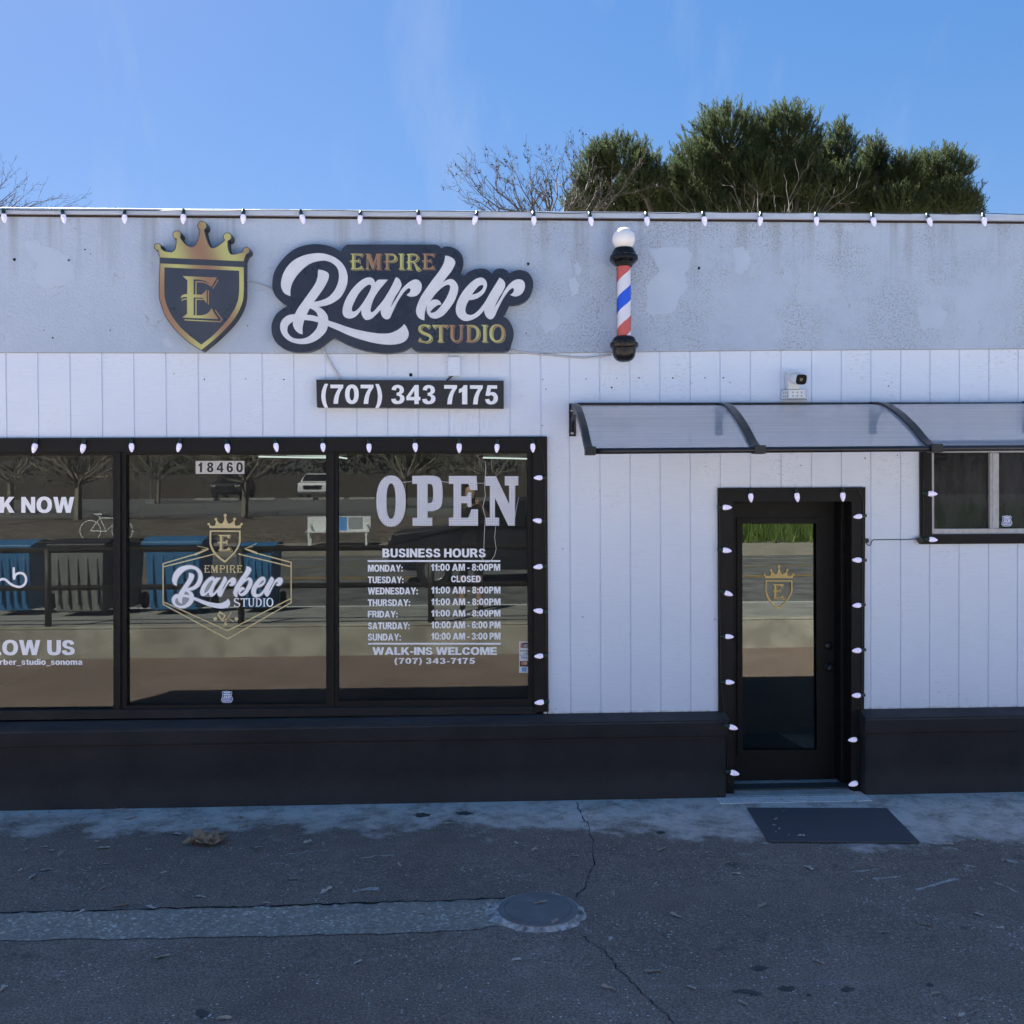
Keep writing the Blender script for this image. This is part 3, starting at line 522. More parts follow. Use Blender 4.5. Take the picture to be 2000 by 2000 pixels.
def glass(name, ior, tint, dust=None, wave=.018):
    m, t, b, l = newmat(name); t.nodes.remove(b); o = t.nodes['Material Output']
    fr = N(t, 'ShaderNodeFresnel', IOR=ior); tr = N(t, 'ShaderNodeBsdfTransparent'); tr.inputs[0].default_value = (*tint, 1)
    gl = N(t, 'ShaderNodeBsdfGlossy'); gl.inputs['Roughness'].default_value = 0.0; gl.inputs[0].default_value = (.90, .97, .90, 1)
    mx = N(t, 'ShaderNodeMixShader'); l.new(fr.outputs[0], mx.inputs[0]); l.new(tr.outputs[0], mx.inputs[1]); l.new(gl.outputs[0], mx.inputs[2])
    wob = N(t, 'ShaderNodeBump', Strength=wave, Distance=.004); l.new(noise(t, l, pos(t), 1.6, 1, .3), wob.inputs['Height']); l.new(wob.outputs[0], gl.inputs['Normal'])
    out = mx.outputs[0]
    if dust:
        df = N(t, 'ShaderNodeBsdfDiffuse'); df.inputs[0].default_value = (*dust[0], 1)
        f = math_(t, l, 'MULTIPLY', ramp(t, l, noise(t, l, pos(t), dust[2], 6, .7, st=dust[3]), [(.3, g3(.25)), (.75, g3(1))]), dust[1])
        m2 = N(t, 'ShaderNodeMixShader'); l.new(f, m2.inputs[0]); l.new(out, m2.inputs[1]); l.new(df.outputs[0], m2.inputs[2]); out = m2.outputs[0]
    l.new(out, o.inputs[0]); return m
M['glass'] = glass('shop_glass', 1.56, (.42, .44, .42), ((.5, .5, .48), .055, 3, (1, 1, .4)))
M['doorglass'] = glass('door_glass', 1.82, (.38, .40, .40), ((.5, .5, .5), .02, 5, (1, 1, .3)), .05)
M['dustglass'] = glass('dusty_glass', 1.27, (.10, .105, .11), ((.30, .31, .34), .20, 3, (2.2, 1, .5)))
def poly():
    m, t, b, l = newmat('twin_wall_polycarbonate'); t.nodes.remove(b); o = t.nodes['Material Output']; co = pos(t)
    tr = N(t, 'ShaderNodeBsdfTransparent'); tr.inputs[0].default_value = (.80, .82, .84, 1)
    tl = N(t, 'ShaderNodeBsdfTranslucent'); tl.inputs[0].default_value = (.46, .47, .50, 1)
    df = N(t, 'ShaderNodeBsdfDiffuse'); df.inputs[0].default_value = (.46, .49, .54, 1)
    gl = N(t, 'ShaderNodeBsdfGlossy'); gl.inputs['Roughness'].default_value = .22
    a = N(t, 'ShaderNodeAddShader'); l.new(tl.outputs[0], a.inputs[0]); l.new(df.outputs[0], a.inputs[1])
    m1 = N(t, 'ShaderNodeMixShader'); l.new(ramp(t, l, noise(t, l, co, 9, 5, .65, st=(.08, 6, 6)), [(.3, g3(.36)), (.7, g3(.52))]), m1.inputs[0]); l.new(tr.outputs[0], m1.inputs[1]); l.new(a.outputs[0], m1.inputs[2])
    fr = N(t, 'ShaderNodeFresnel', IOR=1.5); m2 = N(t, 'ShaderNodeMixShader'); l.new(fr.outputs[0], m2.inputs[0]); l.new(m1.outputs[0], m2.inputs[1]); l.new(gl.outputs[0], m2.inputs[2])
    l.new(m2.outputs[0], o.inputs[0]); return m
M['poly'] = poly()
def bulbm():
    m, t, b, l = newmat('faceted_bulb'); co = objc(t)
    vo = N(t, 'ShaderNodeTexVoronoi', Scale=90); l.new(co, vo.inputs['Vector'])
    c = ramp(t, l, vo.outputs['Distance'], [(.1, (.86, .86, .95)), (.5, (.62, .60, .87))])
    l.new(c, b.inputs['Base Color']); l.new(c, b.inputs['Emission Color']); b.inputs['Emission Strength'].default_value = .06
    b.inputs['Roughness'].default_value = .15; bump(t, l, b, vo.outputs['Distance'], .6, .004); return m
M['bulb'] = bulbm()
def stripes():
    m, t, b, l = newmat('barber_stripes'); co = objc(t); sx = N(t, 'ShaderNodeSeparateXYZ'); l.new(co, sx.inputs[0])
    an = math_(t, l, 'ARCTAN2', sx.outputs[0], math_(t, l, 'MULTIPLY', sx.outputs[1], -1))
    f = math_(t, l, 'FRACT', math_(t, l, 'ADD', math_(t, l, 'SUBTRACT', math_(t, l, 'MULTIPLY', sx.outputs[2], 1 / .40), math_(t, l, 'MULTIPLY', an, .58 / (2 * math.pi))), 4.97))
    l.new(ramp(t, l, f, [(0, (.58, .12, .10)), (.25, (.74, .75, .84)), (.5, (.03, .11, .75)), (.75, (.74, .75, .84))], 'CONSTANT'), b.inputs['Base Color'])
    b.inputs['Roughness'].default_value = .12; return m
M['stripes'] = stripes()
M['globe'] = mat('opal_globe', (.84, .84, .86), None, rough=.12)
def leaf(name, c, c2, tl=.35):
    m, t, b, l = newmat(name); o = t.nodes['Material Output']
    f = noise(t, l, objc(t), 3.0, 3); cc = ramp(t, l, f, [(.35, c), (.65, c2)]); l.new(cc, b.inputs['Base Color']); b.inputs['Roughness'].default_value = .55
    tr = N(t, 'ShaderNodeBsdfTranslucent'); l.new(cc, tr.inputs[0]); mx = N(t, 'ShaderNodeMixShader'); mx.inputs[0].default_value = tl
    l.new(b.outputs[0], mx.inputs[1]); l.new(tr.outputs[0], mx.inputs[2]); l.new(mx.outputs[0], o.inputs[0]); return m
M['needle'] = leaf('pine_needles', (.040, .056, .025), (.064, .080, .036), .42)
M['needle'].node_tree.nodes['Principled BSDF'].inputs['Specular IOR Level'].default_value = .08; M['needle'].node_tree.nodes['Principled BSDF'].inputs['Roughness'].default_value = .8
M['bark'] = mat('bark', (.05, .04, .03), (.09, .075, .06), 8, .9)
M['bark'].node_tree.nodes['Principled BSDF'].inputs['Specular IOR Level'].default_value = .05
M['twig'] = mat('pale_twigs', (.06, .05, .042), (.10, .085, .07), 6, .85)
M['twigpale'] = mat('sunny_twigs', (.17, .145, .115), (.26, .225, .18), 6, .85)  # sunlit look of the street trees put into their twig colour
M['twigdark'] = mat('dark_twigs', (.045, .038, .032), (.07, .06, .05), 6, .85)
M['dryleaf'] = leaf('dry_leaf', (.36, .26, .19), (.52, .40, .30), .15)
M['dryleafpale'] = leaf('pale_dry_leaf', (.62, .54, .46), (.46, .39, .33), .15)
M['bigleaf'] = leaf('brown_maple_leaf', (.36, .22, .13), (.50, .33, .20), .2)
M['evergreen'] = leaf('evergreen', (.03, .04, .02), (.055, .065, .03), .2)
M['grass'] = leaf('grass', (.10, .17, .03), (.15, .22, .05), .4)
M['wood'] = mat('fence_wood', (.045, .037, .030), (.075, .06, .048), 3, .85)
M['interior'] = mat('interior_wall', (.05, .052, .05), (.06, .062, .06), 2, .8); M['intfloor'] = mat('interior_floor', (.03, .028, .026), None, rough=.5)
M['tube'] = mat('fluorescent_tube', (.9, .9, .9), None, emit=(.85, 1, .95, .22))
M['carwhite'] = mat('white_car_paint', (.75, .76, .77), None, rough=.2); M['cardark'] = mat('dark_car_paint', (.02, .022, .026), None, rough=.2)
M['carglass'] = mat('car_glass', (.01, .012, .014), None, rough=.08); M['tyre'] = mat('tyre', (.012, .012, .012), None, rough=.8)
M['headlight'] = mat('headlight', (.7, .7, .72), None, rough=.1); M['binblue'] = mat('blue_bin', (.035, .15, .33), (.045, .18, .38), 6, .45)
M['bingrey'] = mat('grey_bin', (.17, .17, .165), (.22, .22, .21), 6, .5); M['binlid'] = mat('dark_lid', (.03, .03, .032), None, rough=.5)
M['railing'] = mat('rail_paint', (.035, .03, .027), (.05, .042, .036), 8, .5)
M['skin'] = mat('skin', (.45, .28, .2), None, rough=.55); M['shirt'] = mat('black_shirt', (.012, .012, .013), None, rough=.9); M['shorts'] = mat('dark_shorts', (.02, .02, .022), None, rough=.9)
M['tile'] = mat('number_tile', (.60, .58, .55), (.52, .50, .47), 20, .5); M['ink'] = mat('black_ink', (.01, .01, .012), None, rough=.5)
M['led'] = mat('led_white', (.9, .91, .97), None, rough=.25); M['ledface'] = mat('sign_acrylic', (.54, .56, .64), (.60, .62, .69), 20, .35)
M['blueink'] = mat('blue_ink', (.05, .12, .42), None, rough=.4); M['skyink'] = mat('sky_ink', (.10, .28, .62), None, rough=.4); M['redink'] = mat('red_ink', (.42, .12, .14), None, rough=.4); M['paleink'] = mat('sticker_white', (.60, .64, .68), None, rough=.4); M['orangeink'] = mat('orange_ink', (.5, .28, .2), None, rough=.4); M['greyink'] = mat('grey_ink', (.3, .33, .35), None, rough=.4)

# ================================================================== SETTING
mb = MB(); mb.add([(-600, -600, -.06), (600, -600, -.06), (600, 600, -.06), (-600, 600, -.06)], [(0, 1, 2, 3)])
tag(obj('ground', mb, M['dirt'], origin=False), kind='structure')
mb = MB(); ys = [.25, -1, -2, -3, -4, -5.50]
for i in range(5):
    a, b_ = ys[i], ys[i + 1]
    mb.add([(-25, b_, GZ(b_)), (25, b_, GZ(b_)), (25, a, GZ(a)), (-25, a, GZ(a))], [(0, 1, 2, 3)])
tag(obj('forecourt', mb, M['asphalt'], origin=False), kind='structure')
def gpoly(pts, dz):     # flat sheet on the forecourt
    q = [G(a, b, dz) for a, b in pts]; t = tessellate_polygon([[Vector((p.x, p.y, 0)) for p in q]])
    fs = []
    for f in t:
        a, b, c = (q[i] for i in f)
        fs.append(tuple(f) if (b.x - a.x) * (c.y - a.y) - (b.y - a.y) * (c.x - a.x) > 0 else tuple(reversed(f)))
    m_ = MB(); m_.add(q, fs); return m_
def jag(pts, amp, n=10, seed=1):
    rg = random.Random(seed); out = []
    for i in range(len(pts) - 1):
        a, b = Vector(pts[i]), Vector(pts[i + 1])
        for k in range(n):
            p = a.lerp(b, k / n); out.append((p.x, p.y + rg.uniform(-amp, amp)))
    out.append(tuple(pts[-1])); return out
top = jag([(-700, 1815), (0, 1784), (300, 1776), (500, 1771), (700, 1765), (990, 1756)], 1.5, 18, 3)
bot = jag([(990, 1800), (945, 1812), (900, 1817), (700, 1824), (500, 1829), (0, 1837), (-700, 1852)], 2.2, 14, 4)
tag(obj('concrete_gutter', gpoly(top + bot, .004), M['aggregate'], origin=False), kind='structure')
mb = MB()
def ribbon(mb, pts, w, dz, seed=0, amp=0):
    rg = random.Random(seed); L = []
    for i, (a, b, ww) in enumerate([(p[0], p[1], (p[2] if len(p) > 2 else w)) for p in pts]):
        g = G(a, b, dz); n_ = G(*(pts[min(i + 1, len(pts) - 1)][:2]), dz) - G(*(pts[max(i - 1, 0)][:2]), dz); n_ = Vector((-n_.y, n_.x, 0)).normalized()
        ww *= rg.uniform(.25, 1.6); L.append((g + n_ * ww, g - n_ * ww))
    for i in range(len(L) - 1):
        mb.add([L[i][1], L[i + 1][1], L[i + 1][0], L[i][0]], [(0, 1, 2, 3)])
def wig(pts, n, amp, seed):
    rg = random.Random(seed); o = []
    for i in range(len(pts) - 1):
        a, b = Vector(pts[i]), Vector(pts[i + 1])
        for k in range(n): p = a.lerp(b, k / n); o.append((p.x + rg.uniform(-amp, amp), p.y + rg.uniform(-amp, amp) * .6))
    o.append(pts[-1]); return o
ribbon(mb, wig([(1126, 1566), (1132, 1586), (1146, 1606), (1157, 1640), (1160, 1690), (1148, 1718), (1140, 1735), (1125, 1752)], 5, 2.6, 5), .0026, .003, 5)
ribbon(mb, wig([(1135, 1826), (1180, 1855), (1205, 1890), (1235, 1918), (1265, 1950), (1300, 1980), (1325, 2010)], 6, 3, 6), .0022, .003, 6)
ribbon(mb, [(x, y - 1.5) for x, y in top], .007, .0065, 7)  # not a crack: shadow line painted along the gutter's upper edge
tag(obj('cracks_and_gutter_shadow', mb, M['dullblack'], origin=False), kind='structure')
# oil spots and pale scrape marks on the asphalt
mb = MB()
for i, (x, y, w_, h_) in enumerate(((1482, 1891, 18, 6), (1452, 1936, 26, 5), (1475, 1941, 14, 4), (1540, 1930, 20, 5), (1656, 1932, 15, 5), (1580, 1943, 5, 3), (908, 1588, 16, 4), (824, 1592, 17, 5), (395, 1978, 15, 9), (1815, 1923, 8, 4), (1290, 1626, 9, 3))):
    rg = random.Random(500 + i); g = gpoly([(x + w_ * math.cos(k * .449) * rg.uniform(.55, 1.25), y - h_ * math.sin(k * .449) * rg.uniform(.5, 1.3)) for k in range(14)][::-1], .0022); mb.add(g.v, g.f)
tag(obj('oil_stains', mb, M['stain'], origin=False), kind='structure')
mb = MB()
for i, (pts, w_) in enumerate((([(1661, 1702), (1690, 1700), (1718, 1697)], .006), ([(1706, 1716), (1735, 1714), (1756, 1712)], .007), ([(1790, 1738), (1830, 1726), (1870, 1716)], .008), ([(1940, 1722), (1965, 1732), (1988, 1742)], .008), ([(1968, 1680), (1988, 1684)], .016), ([(690, 1740), (715, 1737), (740, 1735)], .014), ([(560, 1668), (600, 1664), (640, 1660)], .004), ([(700, 1677), (730, 1672), (770, 1669)], .006), ([(1490, 1646), (1500, 1646)], .012), ([(1600, 1652), (1640, 1651), (1690, 1650)], .006), ([(1440, 1668), (1470, 1667)], .005), ([(1840, 1655), (1870, 1658)], .012), ([(1885, 1690), (1905, 1692)], .012))):
    ribbon(mb, wig(pts, 4, 1.6, 600 + i), w_, .0024, 700 + i)
tag(obj('scrape_marks', mb, M['scrape'], origin=False), kind='structure')
# bank of road opposite: retaining wall, pavement, street, verge, car park
SW = .42
mb = MB()
prof = [(-5.70, SW), (-7.9, SW - .02), (-8.0, SW - .15), (-11.8, SW - .11), (-15.6, SW - .09), (-19.5, SW - .12), (-23.2, SW - .17)]
for i in range(len(prof) - 1):
    (a, za), (b_, zb) = prof[i], prof[i + 1]
    mb.add([(-70, b_, zb), (70, b_, zb), (70, a, za), (-70, a, za)], [(0, 1, 2, 3)], 0 if i < 2 else 1)
tag(obj('street', mb, [M['concrete'], M['asphalt2']], origin=False), kind='structure')
mb = MB()
def zat(y):
    for i in range(len(prof) - 1):
        (a, za), (b_, zb) = prof[i], prof[i + 1]
        if b_ <= y <= a: return za + (zb - za) * (a - y) / (a - b_)
    return 0
def line(mb, y, w, x0, x1, mi): mb.add([(x0, y - w, zat(y - w) + .006), (x1, y - w, zat(y - w) + .006), (x1, y + w, zat(y + w) + .006), (x0, y + w, zat(y + w) + .006)], [(0, 1, 2, 3)], mi)
line(mb, -9.0, .09, -60, 60, 0); line(mb, -20.9, .07, -60, 60, 0)
for y in (-13.9, -14.15): line(mb, y, .05, -60, 60, 1)
line(mb, -17.3, .06, -60, 60, 1)
tag(obj('road_markings', mb, [M['roadwhite'], M['roadyellow']], origin=False), kind='structure')
mb = MB()
prof2 = [(-23.2, .40), (-26.0, .52), (-28.5, .9), (-32.5, 1.28), (-60, 1.95), (-90, 2.0)]
nx = 60
for i in range(len(prof2) - 1):
    (a, za), (b_, zb) = prof2[i], prof2[i + 1]
    mb.add([(-80, b_, zb), (80, b_, zb), (80, a, za), (-80, a, za)], [(0, 1, 2, 3)], [0, 1, 1, 2, 0][i])
mb.add([(-80, -23.2, .25), (80, -23.2, .25), (80, -23.2, .40), (-80, -23.2, .40)], [(0, 1, 2, 3)], 0)
tag(obj('roadside_bank', mb, [M['dirt'], M['mulch'], M['asphalt2']], origin=False), kind='structure')
mb = MB(); mb.box(-60, 60, -5.70, -5.50, -.1, SW); mb.box(-60, 60, -5.72, -5.497, SW, SW + .03)
tag(obj('retaining_wall', mb, M['wallconcrete'], bevel=.01), 'low stained concrete retaining wall across the forecourt', 'wall')
RL = thing('pipe_railing', 'dark painted pipe railing on the low concrete retaining wall', 'railing', (-4, -5.6, SW + .03))
mb = MB(); 
for z in (.93, .47): mb.tube([(-30, -5.6, SW + .03 + z), (2.2, -5.6, SW + .03 + z)], .033, 10)
obj('rail', mb, M['railing'], RL, smooth=True)
for k in range(13):
    mb = MB(); x = 2.2 - .02 - 2.33 * k; mb.tube([(x - .33, -5.6, SW + .03), (x - .33, -5.6, SW + .97)], .04, 10); obj('post', mb, M['railing'], RL, smooth=True)

# ================================================================== THE SHOP
XL, XR, YB = -5.05, 9.5, 8.5
ZB = P(1200, 1393).z
ZTOP = P(1000, 416).z
SHOP = thing('barber_shop', 'single storey white barber shop with black trim and grey stucco parapet', 'building', (0, 0, 0))
gpx = [12.7, 75, 137.7, 200, 262.3, 325, 388, 450.4, 512.7, 574.3, 636.6, 697, 757, 816.8, 876.7, 936.3, 996, 1056, 1112, 1171, 1230, 1288.5, 1347.5, 1406, 1465, 1525, 1584.8, 1643, 1700.6, 1758.8, 1816, 1873.5, 1931, 1988]
gx = [P(p, 760).x for p in gpx]
while gx[0] > XL + .22: gx.insert(0, gx[0] - .2032)
while gx[-1] < XR - .22: gx.append(gx[-1] + .2032)
WIN = (P(-215, 1000).x, P(1060, 1000).x, ZB - .02, P(600, 858).z)
DOOR = (P(1412, 1200).x, P(1682, 1200).x, 0, P(1550, 960).z)
SWN = (P(1806, 960).x, P(2085, 960).x, P(1900, 1055).z, P(1900, 862).z)
mb = MB(); GD, GW = .007, .0045
edges = [XL] + gx + [XR]; ZT = P(1000, 672).z
holes = [WIN, DOOR, SWN]
def column_(x0, x1, y):
    xs = sorted({x0, x1} | {h[k] for h in holes for k in (0, 1) if x0 < h[k] < x1})
    for a, b in zip(xs, xs[1:]):
        zs = [(ZB, ZT)]
        for h in holes:
            if h[0] <= (a + b) / 2 <= h[1]:
                nz = []
                for u, v in zs:
                    if h[2] > u: nz.append((u, min(v, h[2])))
                    if h[3] < v: nz.append((max(u, h[3]), v))
                zs = [q for q in nz if q[1] - q[0] > 1e-4]
        for u, v in zs: mb.add([(a, y, u), (b, y, u), (b, y, v), (a, y, v)], [(0, 1, 2, 3)])
for i in range(len(edges) - 1):
    a = edges[i] + (GW if i else 0); b = edges[i + 1] - (GW if i < len(edges) - 2 else 0)
    column_(a, b, 0.0)
    if i < len(edges) - 2:
        x = edges[i + 1]; column_(x - GW, x + GW, GD)
        for h0, h1 in [(ZB, ZT)]:
            for sx_, q in ((x - GW, 1), (x + GW, -1)):
                # groove cheeks, cut by the openings
                zs = [(ZB, ZT)]
                for h in holes:
                    if h[0] < x < h[1]:
                        nz = []
                        for u, v in zs:
                            if h[2] > u: nz.append((u, min(v, h[2])))
                            if h[3] < v: nz.append((max(u, h[3]), v))
                        zs = [t for t in nz if t[1] - t[0] > 1e-4]
                for u, v in zs: mb.add([(sx_, 0, u), (sx_, GD, u), (sx_, GD, v), (sx_, 0, v)], [(0, 1, 2, 3) if q > 0 else (3, 2, 1, 0)])
obj('plank_siding', mb, M['siding'], SHOP)
# inner lining behind the planks, with the same openings (blocks light)
mb = MB(); outl = [(XL, 0.0), (XR, 0.0), (XR, ZTOP - .1), (XL, ZTOP - .1)]
hl = [[(h[0] - .0, max(h[2], .02)), (h[0], h[3]), (h[1], h[3]), (h[1], max(h[2], .02))] for h in holes]
mb.prism2([outl] + hl, .02, .14); obj('wall_core', mb, M['interior'], SHOP)
# stucco parapet
mb = MB(); sb = [(-520, 687), (0, 688), (250, 688.4), (500, 689), (700, 690), (1050, 689.3), (1280, 686), (1500, 683.6), (2000, 680.5), (2800, 676)]
lower = [(P(a, b, -.012).x, P(a, b, -.012).z) for a, b in sb]; lower = [(XL, lower[0][1])] + [q for q in lower if XL < q[0] < XR] + [(XR, lower[-1][1])]
mb.prism2([lower + [(XR, ZTOP - .02), (XL, ZTOP - .02)]], -.012, .019); obj('stucco_parapet', mb, M['stucco'], SHOP)
RP = [[(48, 472), (72, 468), (84, 480), (108, 488), (132, 500), (146, 520), (144, 545), (128, 556), (108, 560), (86, 562), (70, 552), (66, 530), (74, 515), (60, 500), (52, 488)],
 [(1268, 486), (1300, 482), (1340, 484), (1352, 498), (1346, 520), (1338, 535), (1344, 560), (1328, 580), (1318, 610), (1296, 612), (1276, 618), (1262, 606), (1264, 580), (1262, 560), (1272, 545), (1288, 528), (1278, 510)],
 [(1432, 486), (1448, 482), (1462, 492), (1466, 508), (1458, 528), (1446, 534), (1434, 530), (1436, 510)],
 [(1112, 545), (1124, 540), (1132, 556), (1128, 575), (1116, 578)], [(1120, 518), (1130, 512), (1136, 530), (1128, 540)], [(1060, 604), (1078, 598), (1096, 616), (1090, 640), (1066, 650), (1052, 630)], [(1790, 600), (1830, 590), (1850, 612), (1836, 640), (1800, 645)]]
for i, l in enumerate(RP):
    rg = random.Random(40 + i); o_ = []
    for k in range(len(l)):
        a, b = Vector(l[k]), Vector(l[(k + 1) % len(l)])
        for u in (0, .33, .66): q = a.lerp(b, u); o_.append((q.x + rg.uniform(-2, 2), q.y + rg.uniform(-2, 2)))
    mb = MB(); mb.ppoly([o_], -.0135, None); obj('repair_patch', mb, M['patch'], SHOP)
# dirty caulk joint along the bottom of the stucco
mb = MB(); lo2 = [(x, z) for x, z in lower]; mb.prism2([[(x, z - .004) for x, z in lo2] + [(x, z + .001) for x, z in reversed(lo2)]], -.006, .004); obj('joint_strip', mb, M['greyink'], SHOP)
# metal fascia
mb = MB(); z1 = ZTOP; z0 = P(1000, 431).z
mb.box(XL - .03, XR, -.045, .2, z0 + .012, z1); mb.box(XL - .03, XR, -.024, -.013, z0 - .002, z0 + .0115, 1)  # thin dark lower strip paints the shadow line under the fascia
obj('roof_fascia', mb, [M['fascia'], M['fascia_shadow']], SHOP, bevel=.004)
mb = MB(); mb.box(XL, XR, .2, YB, ZTOP - .16, ZTOP - .1); obj('roof', mb, M['interior'], SHOP)
mb = MB(); mb.box(XL, XL + .14, .14, YB, 0, ZTOP - .16); obj('side_wall', mb, M['stucco'], SHOP)
mb = MB(); mb.box(XR - .14, XR, .14, YB, 0, ZTOP - .16); obj('side_wall', mb, M['stucco'], SHOP)
mb = MB(); mb.box(XL + .14, XR - .14, YB - .14, YB, 0, ZTOP - .16); obj('rear_wall', mb, M['interior'], SHOP)
mb = MB(); mb.box(XL + .14, XR - .14, .46, YB - .14, .01, .05); obj('interior_floor', mb, M['intfloor'], SHOP)
# partition so the door opens to a small dark lobby
mb = MB(); mb.box(DOOR[0] - .35, DOOR[0] - .28, .46, 4, .05, ZTOP - .16); obj('partition', mb, M['interior'], SHOP)
# plinth with sloping ledge
def plinth(x0, x1, nm='plinth'):
    mb = MB(); z_l0 = P(1000, 1446, -.125).z; z_l1 = P(1000, 1414, -.125).z
    yb = -.105
    mb.box(x0, x1, yb, .015, -.05, z_l0 + .01)
    o = obj(nm, mb, M['blackplinth'], SHOP, bevel=.02)
    m2 = MB(); e = .012
    prof_ = [(-.125, z_l0), (-.125, z_l1), (-.012, ZB + .002), (.016, ZB + .006), (.016, z_l0)]
    vs = [(x, y, z) for x in (x0 - e, x1 + e) for y, z in prof_]; n_ = len(prof_)
    fs = [(i, n_ + i, n_ + (i + 1) % n_, (i + 1) % n_) for i in range(n_)] + [tuple(range(n_))[::-1], tuple(n_ + i for i in range(n_))]
    m2.add(vs, [tuple(reversed(f)) for f in fs]); obj('ledge', m2, M['blackplinth'], o, bevel=.012)
plinth(XL, P(1419, 1500, -.105).x); plinth(P(1690, 1500, -.105).x, XR)
# ---- big shop window
WF = -.022
mb = MB()
mb.ppoly([[(-240, 856), (-240, 1392), (-212, 1392), (-212, 883), (1041, 881), (1043.5, 1392), (1071.5, 1390), (1068.5, 852.5)][::-1]], WF, .02)
casing = obj('shop_window', mb, M['blacktrim'], SHOP, bevel=.003)
mb = MB()   # inner sash frame, set back
fr_out = [(-213, 881), (-213, 1398), (1045, 1393), (1043, 879)]
panes = [[(-190, 889), (-190, 1386), (221.5, 1385), (220.6, 888.5)], [(246, 888), (247.5, 1378), (637, 1374), (636.5, 887)], [(659.5, 886), (660.5, 1369), (1032, 1365), (1030.5, 885)]]
mb.ppoly([fr_out] + panes, .012, .075)
obj('window_frame', mb, M['blacktrim'], casing, bevel=.003)
mb = MB()   # raised mullion beads and sill
mb.prect(227, 884, 235, 1398, -.004, .0115); obj('mullion', mb, M['blacktrim'], casing, bevel=.002)
mb = MB(); mb.prect(643, 883, 652, 1396, -.004, .0115); obj('mullion', mb, M['blacktrim'], casing, bevel=.002)
mb = MB(); mb.ppoly([[(-213, 1391), (1045, 1380), (1047, 1394), (-213, 1409)][::-1]], -.018, .0115); obj('sill', mb, M['blackplinth'], casing, bevel=.004)
for p in panes:
    mb = MB(); q = [(a + (-4 if a < (p[0][0] + p[2][0]) / 2 else 4), b + (-4 if b < 1100 else 4)) for a, b in p]
    mb.ppoly([q], .045, None); obj('window_pane', mb, M['glass'], casing)
# ---- door
mb = MB(); mb.ppoly([[(1402.5, 953), (1404, 1395), (1411, 1560), (1434, 1560), (1431.5, 980), (1663.5, 979.5), (1662.5, 1560), (1686.5, 1560), (1690.5, 951.5)]], -.02, .018)
dc = obj('door_frame', mb, M['blacktrim'], SHOP, bevel=.004)
RD = .24
mb = MB(); a = P(1431, 1200).x; b = P(1663.5, 1200).x; zt = P(1550, 979.5).z
mb.box(a - .03, a, .019, RD + .07, 0, zt + .03); mb.box(b, b + .03, .019, RD + .07, 0, zt + .03); mb.box(a, b, .019, RD + .07, zt, zt + .03)
mb.box(b - .028, b, .12, RD + .05, .03, zt); mb.box(a, a + .012, .12, RD + .05, .03, zt)
obj('jamb', mb, M['blacktrim'], dc, bevel=.004)
mb = MB(); ZD = max(.012, P(1530, 1543, RD).z); mb.box(a + .001, b - .001, -.085, RD + .4, -.02, ZD - .004); obj('threshold', mb, M['sill'], dc, bevel=.004)
y_d = RD; l_, r_ = a + .014, b - .030
gl_ = [(1448.5, 1021), (1449, 1467), (1597, 1467), (1596, 1021)]
glw = [(P(u, v, y_d).x, P(u, v, y_d).z) for u, v in gl_]
mb = MB(); mb.prism2([[(l_, ZD + .006), (r_, ZD + .006), (r_, zt - .004), (l_, zt - .004)], glw], y_d, y_d + .045)
door = obj('door', mb, M['blacktrim'], SHOP, bevel=.004)
mb = MB(); gi = [(1450, 1023), (1450.5, 1465), (1595.5, 1465), (1594.5, 1023)]; go = [(1440, 1012), (1440.5, 1477), (1605, 1477), (1604, 1012)]
mb.ppoly([go, gi], y_d - .012, y_d - .0005); obj('moulding', mb, M['blacktrim'], door, bevel=.004)
mb = MB(); w0, w1 = glw[0], glw[2]
tz, dy = .0035, .0
x0, x1_, z0_, z1_ = glw[0][0] - .01, glw[2][0] + .01, glw[1][1] - .01, glw[0][1] + .01
hh = z1_ - z0_
mb.add([(x0, y_d + .018, z0_), (x1_, y_d + .018, z0_), (x1_, y_d + .018 + .004, z1_), (x0, y_d + .018 + .004, z1_)], [(0, 1, 2, 3)]); obj('glass_pane', mb, M['doorglass'], door)
for (u, v), rr, dd in (((1617.5, 1303), .028, .055), ((1617, 1261), .026, .018)):
    c = P(u, v, y_d); mb = MB(); pr = [(.001, -dd), (rr * .8, -dd), (rr, -dd * .7), (rr * .75, -dd * .35), (rr * .55, -dd * .3), (rr * .55, -.012), (rr * 1.15, -.010), (rr * 1.15, 0)]
    mb.lathe([(r0, h0) for r0, h0 in pr][::-1], c, 'Y', 20); obj('knob' if dd > .03 else 'deadbolt', mb, M['blackmetal'], door, smooth=True)
# ---- small aluminium window
mb = MB(); mb.ppoly([[(1797.5, 862), (1798.5, 1063), (2105, 1061), (2105, 860)][::-1], [(1820, 878), (1820.5, 1043.5), (2085, 1042), (2085, 876)][::-1]], -.02, .018)
sw = obj('side_window', mb, M['blacktrim'], SHOP, bevel=.004)
mb = MB(); mb.ppoly([[(1819, 876), (1819.5, 1044.5), (2086, 1043), (2086, 874)], [(1824, 884), (1824.5, 1033), (2081, 1032), (2081, 883)]], -.004, .05)
mb.prect(1934, 885, 1951, 1032, .004, .04); mb.prect(1939, 885, 1943, 1032, -.0005, .0035)
obj('window_frame', mb, M['alu'], sw, bevel=.002)
mb = MB(); mb.prect(1822, 882, 1936, 1035, .03, None); obj('window_pane', mb, M['dustglass'], sw)
mb = MB(); mb.prect(1949, 882, 2083, 1035, .02, None); obj('window_pane', mb, M['dustglass'], sw)
